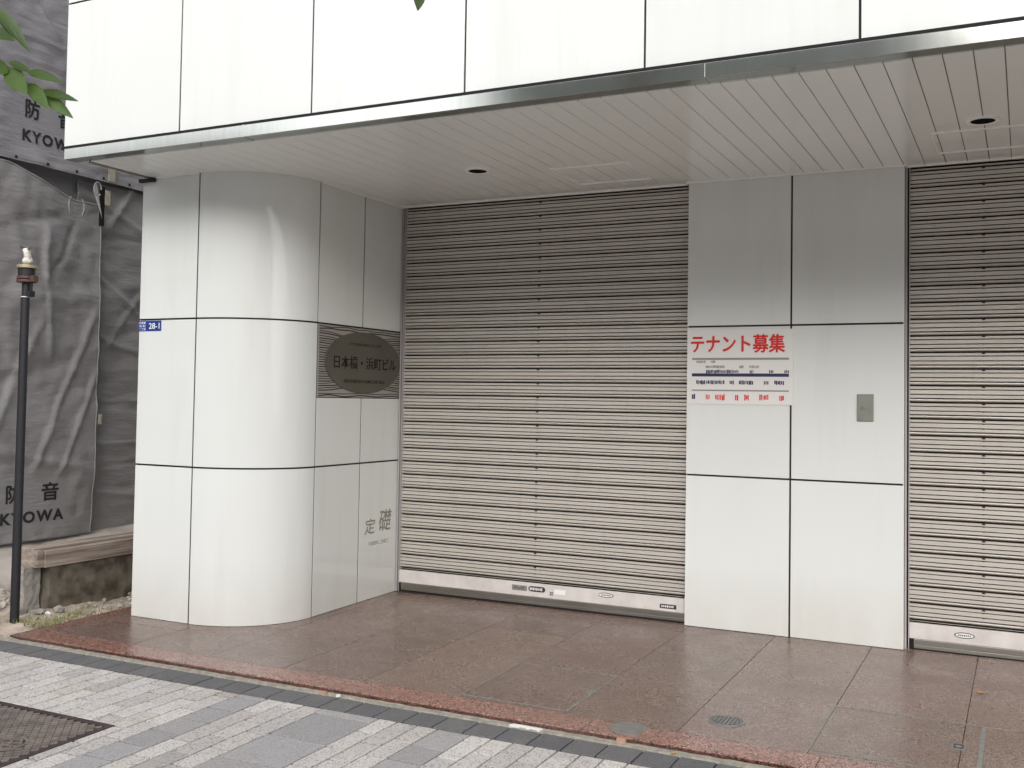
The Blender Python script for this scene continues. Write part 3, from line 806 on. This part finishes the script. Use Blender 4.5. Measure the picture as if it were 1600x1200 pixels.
# ================================================================= LEFT SIDE: low wall, post, sheets
lw = empty('low_boundary_wall', (-6.28, 6.2, -.05), 'low mouldy concrete wall capped with old timber beside the white column', 'wall')
def rough_block(name, m_, x0, x1, y0, y1, z0, z1, amp, step, parent, seed=0, keep=None):
    bm = bmesh.new(); bmesh.ops.create_cube(bm, size=1)
    for v in bm.verts: v.co = Vector((x0+(x1-x0)*(v.co.x+.5), y0+(y1-y0)*(v.co.y+.5), z0+(z1-z0)*(v.co.z+.5)))
    for _ in range(8):
        es = [e for e in bm.edges if e.calc_length() > step]
        if not es: break
        bmesh.ops.subdivide_edges(bm, edges=es, cuts=1, use_grid_fill=True)
    for v in bm.verts:
        p = v.co*6+Vector((seed, 0, 0)); d = noise.noise_vector(p)*amp+noise.noise_vector(p*5)*amp*.4; v.co += d
    bmesh.ops.triangulate(bm, faces=bm.faces); bm.verts.index_update()
    m = MB(); m.add([v.co.copy() for v in bm.verts], [tuple(v.index for v in f.verts) for f in bm.faces]); bm.free()
    return m.build(name, m_, parent)
rough_block('concrete_base', M_CONC_OLD, -6.37, -6.195, 5.10, 9.5, -.2, .262, .006, .05, lw)
rough_block('broken_end', M_CONC, -6.385, -6.262, 4.955, 5.085, -.2, .262, .016, .02, lw, 5)
cap = MB()
cap.box(-6.40, -6.185, 5.055, 9.5, .264, .345); cap.box(-6.39, -6.192, 5.06, 9.5, .3455, .378)
cap.box(-6.395, -6.262, 5.02, 9.5, .3785, .398)
cap.build('timber_cap', M_WOOD, lw, bevel=.004)
rough_block('cap_end_block', M_WOOD, -6.372, -6.20, 5.005, 5.052, .268, .385, .003, .02, lw, 9)

pt = empty('broken_lamp_post', (-6.10, 4.77, -.06), 'slim black lamp post without its lamp, brass flange and taped stub on top', 'post')
X, Y = -6.113, 4.77
MB().cyl((X-.004, Y, -.12), (X, Y, 2.145), .030, .028, 28).build('pole', M_POST, pt, smooth=False)
MB().cyl((X, Y, 2.143), (X, Y, 2.152), .032, .022, 28).build('collar', M_WHITE, pt)
g = MB(); g.cyl((X+.004, Y, 2.150), (X+.004, Y, 2.262), .027, .027, 24); g.box(X+.035, X+.068, Y-.02, Y+.02, 2.145, 2.185); g.tube([(X+.055, Y, 2.18), (X+.06, Y, 2.26)], .009)
g.build('inner_sleeve', M_POST, pt)
g = MB(); g.cyl((X+.006, Y, 2.245), (X+.006, Y, 2.262), .064, .064, 28); g.cyl((X+.006, Y, 2.268), (X+.006, Y, 2.285), .062, .062, 28); g.box(X+.06, X+.098, Y-.02, Y+.02, 2.245, 2.288)
g.build('clamp_band', M_BROWN, pt, bevel=.002)
MB().cyl((X+.004, Y, 2.262), (X+.004, Y, 2.34), .054, .056, 28).build('socket_cup', M_POST, pt)
MB().cyl((X+.008, Y, 2.340), (X+.008, Y, 2.362), .067, .067, 36).build('flange', M_BRASS, pt, bevel=.003)
bm = bmesh.new(); bmesh.ops.create_icosphere(bm, subdivisions=3, radius=1); m = MB()
m.add([(X+.010+.034*v.co.x*(1+.35*noise.noise(v.co*2.3)), Y+.034*v.co.y, 2.392+.028*v.co.z*(1+.3*noise.noise(v.co*3))) for v in bm.verts], [tuple(v.index for v in f.verts) for f in bm.faces]); bm.free()
m.cyl((X+.006, Y, 2.36), (X+.006, Y, 2.38), .012, n=12)
m.tube([(X+.012, Y, 2.40), (X+.004, Y, 2.44), (X-.006, Y, 2.475)], [.026, .022, .026], 8)
m.build('taped_stub', M_TAPE, pt, smooth=True)
g = MB(); g.cyl((X-.058, Y, 2.496), (X+.04, Y, 2.484), .010, .010, 14); g.cyl((X-.056, Y+.003, 2.478), (X+.028, Y-.003, 2.470), .008, .008, 14)
g.build('cross_bar', M_SILL, pt)

XT_ = -7.5
def fold(y, z, y0, z0, y1, z1, w, a):
    w *= .62; a *= .55; y += .02*noise.noise((y*3, z*3, 60)); z += .03*noise.noise((y*3, z*3, 61))
    dx, dz = y1-y0, z1-z0; L = sqrt(dx*dx+dz*dz); t = ((y-y0)*dx+(z-z0)*dz)/(L*L); 
    d = ((y-y0)*dz-(z-z0)*dx)/L; e = 1 if 0 <= t <= 1 else exp(-((t if t < 0 else t-1)*L/.15)**2)
    return a*exp(-(d/w)**2)*e
def damp(y, z, boxes):
    k = 1
    for (a, b, c, d) in boxes:
        if a < y < b and c < z < d: k = min(k, .12)
        else:
            dd = max(a-y, y-b, 0)**2+max(c-z, z-d, 0)**2; k = min(k, .12+.88*min(1, sqrt(dd)/.12))
    return k
TXT = [(5.66, 6.4, 3.56, 3.98), (5.62, 6.30, .38, .76), (6.2, 6.42, 3.02, 3.22)]
FU = [(5.78, 4.85, 6.35, 4.25, .035, .05), (6.0, 4.1, 6.7, 3.6, .06, .03), (5.5, 4.5, 6.4, 4.45, .03, .02), (5.6, 4.1, 5.9, 3.5, .1, .05), (6.4, 3.9, 7.6, 3.5, .05, .04), (5.3, 4.7, 6.5, 3.95, .1, -.03), (6.1, 5.0, 6.6, 4.1, .03, .03)]
FL = [(5.58, 3.35, 6.15, 2.7, .12, .06), (5.9, 2.95, 6.45, 3.1, .07, -.05), (6.0, 2.75, 6.1, 1.9, .05, .045), (6.5, 2.1, 6.0, .95, .05, .04), (6.53, 1.55, 6.12, .55, .035, .035), (5.7, 1.6, 6.2, 1.75, .1, -.04), (5.6, 2.3, 6.5, 2.35, .1, .03), (5.6, 1.25, 5.95, 2.0, .07, .04), (5.6, 1.0, 6.4, .85, .08, .03), (6.35, 3.1, 6.1, 2.5, .06, -.05)]
FR = [(6.6, 3.25, 7.2, 3.02, .05, .04), (6.55, 2.9, 7.4, 2.95, .06, -.04), (6.6, 2.55, 7.4, 2.1, .05, .04), (6.6, 1.45, 7.4, 1.42, .02, .03), (6.6, 1.75, 7.2, 2.5, .05, .03), (6.6, 1.05, 7.4, 1.03, .025, .03), (6.6, .82, 7.4, .86, .03, -.03), (6.6, .62, 7.4, .5, .04, .03), (6.7, 2.0, 7.4, 1.8, .04, .03), (6.8, 3.1, 6.95, 3.35, .05, .06)]
def dispU(y, z): return (.014*noise.noise((y*6+z*4, z*7-y*3, 27))+.05*noise.noise((y*1.1, z*.7, 0))+.022*noise.noise((y*3+z, z*4.5-y, 3))+.007*noise.noise((y*5, z*26, 5))+sum(fold(y, z, *f) for f in FU))*damp(y, z, TXT)
def dispL(y, z): return (.016*noise.noise((y*7-z*3, z*5+y*4, 17))+.05*noise.noise((y*1.3, z*.8, 10))+.02*noise.noise((y*3+z*2, z*3, 13))+.005*noise.noise((y*6, z*18, 15))+sum(fold(y, z, *f) for f in FL))*damp(y, z, TXT)
def dispR(y, z): return .016*noise.noise((y*4, z*9, 37))+.04*noise.noise((y*1.3, z*.9, 20))+.018*noise.noise((y*3, z*5, 23))+.005*noise.noise((y*6, z*20, 25))+sum(fold(y, z, *f) for f in FR)
def sheet(name, m_, xb, ya, yb, zlo, zhi, disp, label, st=.018):
    NY = int((yb-ya)/st); NZ = int(5 if 0 else (zhi(ya)-zlo(ya))/st); t = empty(name, (xb, (ya+yb)/2, 0), label, 'tarpaulin', 'soundproof sheets hung over the neighbouring lot')
    g = MB(); vs = []
    for j in range(NZ+1):
        for i in range(NY+1):
            y = ya+(yb-ya)*i/NY; z = zlo(y)+(zhi(y)-zlo(y))*j/NZ; vs.append((xb+disp(y, z), y, z))
    g.add(vs, [(j*(NY+1)+i, j*(NY+1)+i+1, (j+1)*(NY+1)+i+1, (j+1)*(NY+1)+i) for j in range(NZ) for i in range(NY)])
    o = g.build('cloth', m_, t, smooth=True); o.modifiers.new('s', 'SOLIDIFY').thickness = .002
    return t
def hem(t, xb, disp, path, r=.006, mm=M_HEM, nm='hem'):
    MB().tube([(xb+disp(y, z)+r*.6, y, z) for y, z in path], r, 6).build(nm, mm, t)
def lin(a, b, n): return [a+(b-a)*i/(n-1) for i in range(n)]
XUp = XT_+.02
tu = sheet('soundproof_sheet', M_TARPU, XUp, 3.4, 9.6, lambda y: 3.415-.005*(y-6), lambda y: 6.9, dispU, 'upper grey sheet with black lettering above the hem line, left of the facade')
hem(tu, XUp, dispU, [(y, 3.418-.005*(y-6)) for y in lin(3.4, 9.6, 120)], .005)
g = MB()
for y in lin(4.2, 8.4, 15): x = XUp+dispU(y, 3.435)+.004; g.cyl((x, y, 3.44), (x+.003, y, 3.44), .013, n=12)
g.build('grommets', M_INK, tu)
zt = lambda y: 3.375-.19*max(0, min(1, (y-5.65)/.62))-.0*y
tl = sheet('soundproof_sheet', M_TARP, XT_+.03, 3.6, 6.59, lambda y: .252, zt, dispL, 'lower left grey sheet with black lettering and a sagging top edge')
hem(tl, XT_+.03, dispL, [(y, zt(y)) for y in lin(3.6, 6.58, 60)], .006, M_HEM)  # pale tube draws the bright highlight along the folded rim
MB().tube([(XT_+.03+dispL(6.585, z)+.003, 6.585, z) for z in lin(.26, 3.15, 60)], .006, 6).build('edge_seam', M_TARP, tl)
g = MB()
for z in lin(.5, 3.1, 40):
    g.box(XT_+.03+dispL(6.33, z)+.001, XT_+.03+dispL(6.33, z)+.004, 6.329, 6.333, z, z+.03)
g.build('stitching', M_HEM, tl)
sheet('soundproof_sheet', M_TARP, XT_-.05, 6.40, 9.6, lambda y: .23, lambda y: 3.40, dispR, 'lower right grey sheet, creased sideways, next to the white column')
sheet('soundproof_sheet', M_TARP, XT_-.12, 3.4, 9.6, lambda y: .3, lambda y: 3.75, lambda y, z: .03*noise.noise((y, z, 40)), 'inner grey sheet glimpsed behind the sagging top edge', .05)
# lettering follows the cloth
def onU(p): return Vector((XUp+dispU(p.y, p.z)+.004+(p.x-XUp), p.y, p.z))
def onL(p): return Vector((XT_+.03+dispL(p.y, p.z)+.004+(p.x-XT_), p.y, p.z))
g = MB(); [put_text(g, '防', (XUp, 5.845+a_, 3.87+b_), .155, '+X', 0, .135, fn=onU, sub=3) for a_, b_ in ((0, 0), (.004, .002), (-.004, -.002), (0, .005))]; [put_text(g, '音', (XUp, 6.18+a_, 3.862+b_), .155, '+X', 0, .15, fn=onU, sub=3) for a_, b_ in ((0, 0), (.004, .002), (-.004, -.002), (0, .005))]
put_text(g, 'KYOWA', (XUp, 6.035, 3.642), .100, '+X', .035, .56, space=1.25, fn=onU, sub=3); g.build('lettering', M_INK, tu)
g = MB(); [put_text(g, '防', (XT_, 5.775+a_, .655+b_), .150, '+X', 0, .135, fn=onL, sub=3) for a_, b_ in ((0, 0), (.004, .002), (-.004, -.002), (0, .005))]; [put_text(g, '音', (XT_, 6.128+a_, .655+b_), .150, '+X', 0, .165, fn=onL, sub=3) for a_, b_ in ((0, 0), (.004, .002), (-.004, -.002), (0, .005))]
put_text(g, 'KYOWA', (XT_, 5.965, .455), .098, '+X', .035, .61, space=1.25, fn=onL, sub=3); g.build('lettering', M_INK, tl)
g = MB(); put_text(g, '仮', (XT_, 6.315, 3.085), .085, '+X', .012, .07, fn=onL, sub=2)
for sgn in (-1, 1):
    pts = [(6.31+sgn*(.062+.02*sin(pi*q/12)), 3.06+.15*q/12) for q in range(13)]
    g.tube([(XT_+.03+dispL(y, z)+.004, y, z) for y, z in pts], .005, 6)
g.build('mark', M_HEM, tl)
# tabs and lacing where the sheets meet
g = MB()
for (y0, y1, z0, z1, dx) in ((6.62, 6.70, 3.42, 3.57, .06), (6.60, 6.66, 3.20, 3.33, .05), (6.60, 6.635, 1.22, 1.31, .05)):
    g.box(XT_+dx, XT_+dx+.004, y0, y1, z0, z1)
g.build('beige_tab', M_TAB, tl, bevel=.001)
MB().box(XT_+.045, XT_+.05, 6.545, 6.60, 3.0, 3.36).build('dark_gap', M_BLACK, tl)
g = MB(); g.add([(XT_+.075, 6.46, 3.37), (XT_+.075, 6.49, 3.36), (XT_+.07, 6.56, 3.06), (XT_+.06, 6.46, 3.30)], [(0, 1, 2, 3)]); g.tube([(XT_+.07, 6.50+.04*cos(t), 3.32+.06*sin(t)) for t in lin(0, 5.5, 14)], .006, 6)
g.build('loose_tie', M_HEM, tl)
tb = empty('scaffold_tube', (XT_-.1, 6.9, 0), 'scaffold tube and clamp hidden behind the sheets', 'scaffold')
g = MB(); g.cyl((XT_-.2, 6.6, -.1), (XT_-.2, 6.6, 7), .024); g.cyl((XT_-.2, 3.5, 3.42), (XT_-.2, 9.5, 3.42), .024); g.build('tubes', M_SILL, tb)
# pale skirt spread on the ground at the foot of the sheets
g = MB(); NY, NX = 260, 40; vs = []
for j in range(NX+1):
    for i in range(NY+1):
        y = 3.6+6*i/NY; u = j/NX; x = XT_-.09+.63*u
        z = .262*(1-u**1.15)+.012+(.03*noise.noise((y*2.5, u*3, 50))+.012*noise.noise((y*9, u*8, 51)))*min(1, 4*u*(1-u)+.2)
        z -= .05*u
        vs.append((x, y, z))
g.add(vs, [(j*(NY+1)+i, j*(NY+1)+i+1, (j+1)*(NY+1)+i+1, (j+1)*(NY+1)+i) for j in range(NX) for i in range(NY)])
o = g.build('ground_sheet', M_BEIGE, smooth=True); tag(o, 'pale dusty sheet spread at the foot of the grey soundproof sheets', 'ground sheet')
# concrete chunks
def chunk(c, s, label, seed, m_=None):
    m = MB(); stone(m, c, s, seed); o = m.build('concrete_chunk', m_ or M_CONC, origin=c); tag(o, label, 'concrete chunk', 'broken concrete chunks at the end of the low wall'); return o
chunk((-6.14, 4.985, -.02), .042, 'pale broken chunk nearest the end of the low wall, below the crack', 3)
chunk((-6.07, 5.09, -.02), .040, 'pale flat chunk on the weeds at the foot of the low wall', 11)
chunk((-6.23, 4.90, -.02), .055, 'larger grey chunk lying just right of the black post foot', 17)
chunk((-6.10, 5.02, -.035), .022, 'smallest chunk, between the two pale ones at the wall foot', 23, M_WHITE)

# ================================================================= LITTER
def fallen(c, s, label, m_, fzz, a=0):
    m = MB(); pts = [(-1, 0), (-.5, .38), (.1, .42), (.6, .25), (1, 0), (.6, -.25), (.1, -.42), (-.5, -.38)]
    vs = [(c[0]+s*(x*cos(a)-y*sin(a)), c[1]+s*(x*sin(a)+y*cos(a)), fzz(c[0], c[1])+.004+.25*s*abs(y)+.1*s*x*x) for x, y in pts]
    m.add(vs+[(c[0], c[1], fzz(*c)+.004)], [(i, (i+1) % 8, 8) for i in range(8)])
    return tag(m.build('fallen_leaf', m_, origin=(c[0], c[1], fzz(*c))), label, 'leaf', 'fallen leaves and scraps')
fallen((-.217, 6.0), .028, 'orange dead leaf on the granite in front of the right shutter', M_ORANGE, fz, .4)
fallen((-1.40, 4.440), .016, 'tiny orange leaf against the granite edge, right of the round cover', M_ORANGE, sz, .9)
def chip(c, a, b, h, m_, label, fzz, rot=0):
    m = MB(); pts = [(-a, -b), (a*.9, -b*1.1), (a, b*.8), (-a*.8, b)]
    vs = [(c[0]+x*cos(rot)-y*sin(rot), c[1]+x*sin(rot)+y*cos(rot)) for x, y in pts]
    m.add([(x, y, fzz(x, y)-.004) for x, y in vs]+[(x, y, fzz(x, y)+h) for x, y in vs], [(0, 1, 2, 3), (4, 5, 6, 7), (0, 1, 5, 4), (1, 2, 6, 5), (2, 3, 7, 6), (3, 0, 4, 7)])
    return tag(m.build('stone_chip', m_, origin=(c[0], c[1], fzz(*c))), label, 'chip', 'chips along the granite edge')
chip((-3.315, 4.452), .022, .011, .010, M_TERRA, 'terracotta chip by the granite edge, left of the wide mauve band', sz, .3)
chip((-3.215, 4.448), .012, .008, .007, M_STK3, 'small white chip by the granite edge', sz, .8)
chip((-2.13, 4.452), .085, .012, .006, M_STK3, 'long pale strip lying along the granite edge', sz, -.02)
chip((-1.655, 4.47), .022, .010, .020, M_TERRA, 'reddish broken fragment under the round floor cover', sz, .2)

# ================================================================= STREET TREE (its trunk stands left of the camera)
tree = empty('street_tree', (-3.3, .2, -.1), 'green leafy branches of a street tree reaching in at the upper left', 'tree')
T0 = Vector((-3.3, .2, -.15))
MB().tube([T0, T0+Vector((.03, 0, 1.4)), T0+Vector((-.03, .05, 2.9)), T0+Vector((.05, 0, 4.3)), T0+Vector((0, .05, 6.2))], [.14, .115, .10, .075, .03], 16).build('trunk', M_BARK, tree, smooth=True)
br = MB()
limbs = []
for k in range(11):
    z = 3.3+k*.28; a = k*2.4; d = Vector((cos(a), sin(a)*.8, .55)); L = random.uniform(.9, 1.5)*(1-.04*k)
    p0 = T0+Vector((0, 0, z+.15)); p1 = p0+d*L*.5; p2 = p0+d*L+Vector((0, 0, .2)); br.tube([p0, p1, p2], [.035, .022, .008], 8); limbs.append((p0, p1, p2))
# the low branch that shows in the photograph
br.tube([T0+Vector((.03, 0, 2.45)), (-2.75, .55, 2.52), (-2.2, .85, 2.42), (-1.8, 1.0, 2.22), (-1.5764, 1.0934, 2.0822)], [.03, .02, .013, .008, .003], 8)
br.tube([(-1.5764, 1.0934, 2.0822), (-1.5243, 1.1206, 2.0493), (-1.5101, 1.1281, 2.0379), (-1.494, 1.1365, 2.0276), (-1.4789, 1.1447, 2.0088), (-1.458, 1.1555, 1.9976), (-1.4514, 1.1591, 1.9892)], [.0025, .0019, .0017, .0015, .0014, .0012, .001], 6)
br.tube([(-2.2, .85, 2.42), (-1.9, 1.0, 2.42), (-1.62, 1.06, 2.24), (-1.535, 1.112, 2.14)], [.006, .004, .002, .001], 6)
br.tube([(-2.75, .55, 2.52), (-2.1, .95, 2.75), (-1.4, 1.25, 2.62), (-.95, 1.42, 2.28), (-.9033, 1.4236, 2.185)], [.01, .007, .004, .002, .001], 6)
br.build('branches', M_BARK, tree, smooth=True)
def leaf(m, b, t, w, up=Vector((0, 0, 1)), curl=.12, n=9):
    b = Vector(b); t = Vector(t); d = t-b; L = d.length; d.normalize(); s = d.cross(up)
    s = s.normalized() if s.length > .05 else Vector((1, 0, 0)); nrm = s.cross(d).normalized()
    vs = []; m.t = random.uniform(.55, 1.1)
    for i in range(n+1):
        u = i/n; ww = w/2*sin(pi*u**.78)**.8*(1+.09*(i % 2)) if 0 < u < 1 else .0003
        c = b+d*L*u-nrm*(curl*L*u*u); vs += [c-s*ww+nrm*ww*.42, c, c+s*ww+nrm*ww*.42]
    fs = []
    for i in range(n): fs += [(3*i, 3*i+1, 3*i+4, 3*i+3), (3*i+1, 3*i+2, 3*i+5, 3*i+4)]
    m.add(vs, fs)
lv = MB()
LV = [((-1.5308, 1.1138, 2.1379), (-1.4499, 1.1237, 2.057), 0.021), ((-1.5328, 1.1146, 2.0935), (-1.4703, 1.1131, 2.067), 0.028), ((-1.5082, 1.1291, 2.0369), (-1.5132, 1.0937, 2.0206), 0.0275), ((-1.5073, 1.1297, 2.0326), (-1.4519, 1.1258, 1.9801), 0.030), ((-1.5053, 1.1302, 2.0443), (-1.4462, 1.127, 2.0187), 0.0136), ((-1.4779, 1.1444, 2.0289), (-1.4025, 1.1493, 2.0039), 0.0168), ((-1.4789, 1.1447, 2.0088), (-1.423, 1.1409, 1.9599), 0.0232), ((-1.458, 1.1555, 1.9976), (-1.3792, 1.1621, 1.9731), 0.0147), ((-1.4514, 1.1591, 1.9892), (-1.3905, 1.1575, 1.949), 0.0189), ((-1.5242, 1.1178, 2.1201), (-1.4648, 1.1158, 2.0713), 0.0105), ((-.9033, 1.4236, 2.185), (-.8828, 1.4024, 2.1325), .026)]
vd = Vector((.78, -.6, -.28)).normalized()
for b, t, w in LV:
    leaf(lv, b, t, w, up=(vd+Vector((random.uniform(-.35, .35), 0, random.uniform(.1, .6)))).normalized(), curl=random.uniform(-.05, .14), n=18)
for p0, p1, p2 in limbs:
    for q in range(90):
        u = random.uniform(.3, 1.08); p = p0+(p2-p0)*u+Vector((random.gauss(0, .2), random.gauss(0, .2), abs(random.gauss(.05, .16))))
        a = random.uniform(0, 6.28); L = random.uniform(.05, .085)
        leaf(lv, p, p+Vector((cos(a)*L, sin(a)*L, random.uniform(-.6, .3)*L)), L*.42, curl=.1, n=4)
for q in range(40):
    u = random.random(); p = Vector((-2.75, .55, 2.56)).lerp(Vector((-2.0, .9, 2.45)), u)+Vector((random.gauss(0, .05), random.gauss(0, .05), random.gauss(0, .05)))
    a = random.uniform(0, 6.28); L = .07; leaf(lv, p, p+Vector((cos(a)*L, sin(a)*L, -.02)), .028, n=5)
lv.build('leaves', M_LEAF, tree, smooth=True)

# ================================================================= ACROSS THE STREET (mirrored in the glass panels)
M_TILE1 = simple_noise('beige_tile_wall', (.76, .74, .70), (.70, .68, .64), 3, .7)
M_TILE2 = simple_noise('pale_grey_wall', (.74, .74, .72), (.66, .66, .64), 3, .7)
M_TILE3 = simple_noise('brown_tile_wall', (.30, .22, .17), (.24, .18, .14), 3, .7)
M_TILE4 = simple_noise('grey_green_wall', (.50, .53, .50), (.43, .46, .43), 3, .7)
M_GLASS = mat('dark_window_glass', (.04, .05, .055), .08)
M_ALU = mat('aluminium', (.55, .55, .55), .4, .6)
def opposite(x0, x1, h, m_, nf, nw, label):
    b = empty('street_building', ((x0+x1)/2, -35, -.1), label, 'building', 'buildings across the street')
    g = MB(); y1 = -33.0; g.box(x0, x1, -43, y1-.25, -.3, h); fh = h/nf; ww = (x1-x0)/nw
    for f in range(nf):   # spandrels and piers stand proud so the windows are recessed
        g.box(x0, x1, y1-.249, y1, f*fh-.1, f*fh+1.0); g.box(x0, x1, y1-.249, y1, f*fh+2.45, (f+1)*fh-.101)
        for w_ in range(nw+1):
            xa = x0+w_*ww-.3; g.box(max(x0, xa), min(x1, xa+.6), y1-.249, y1-.01, f*fh+1.001, f*fh+2.449)
    g.box(x0-.1, x1+.1, y1-.35, y1+.12, h+.001, h+.35); g.build('wall', m_, b)
    first = None
    for f in range(nf):
        for w_ in range(nw):
            xa = x0+w_*ww+.32; xb = x0+(w_+1)*ww-.32; o = (xa, y1-.2, f*fh+1.0)
            if first is None:
                m = MB(); wd = xb-xa; m.box(xa, xb, y1-.22, y1-.205, o[2]+.01, o[2]+1.44)
                first = m.build('window', M_GLASS, b, origin=o)
                k = MB(); k.box(xa, xb, y1-.2, y1-.17, o[2]+.01, o[2]+.06); k.box((xa+xb)/2-.025, (xa+xb)/2+.025, y1-.2, y1-.17, o[2]+.061, o[2]+1.43)
                fr = k.build('window_frame', M_ALU, first)
            else:
                c = first.copy(); C.objects.link(c); c.parent = b; c.location = Vector(o)-WPOS[b.name]
                d = fr.copy(); C.objects.link(d); d.parent = c
opposite(-52, -36.2, 15, M_TILE2, 5, 4, 'pale grey five-storey building opposite, far left of the street')
opposite(-36.0, -23.2, 12, M_TILE1, 4, 3, 'beige four-storey building opposite, second from the left')
opposite(-23.0, -2.2, 20.5, M_TILE4, 6, 9, 'grey-green six-storey building opposite, facing the shutters')
opposite(14.2, 34, 13.5, M_TILE1, 4, 9, 'beige four-storey building added opposite to block sky, beyond the right end of the frame')  # added out of view to keep bright sky out of the curved panels
opposite(34.2, 60, 13, M_TILE2, 4, 10, 'long pale building added to block sky far down the street to the right')  # unseen, added to hide low sky from the column's reflections
opposite(-2.0, 14, 15.5, M_TILE2, 4, 7, 'pale grey building opposite, directly right of the grey-green one')  # height raised so the curved column mirrors wall instead of bright sky
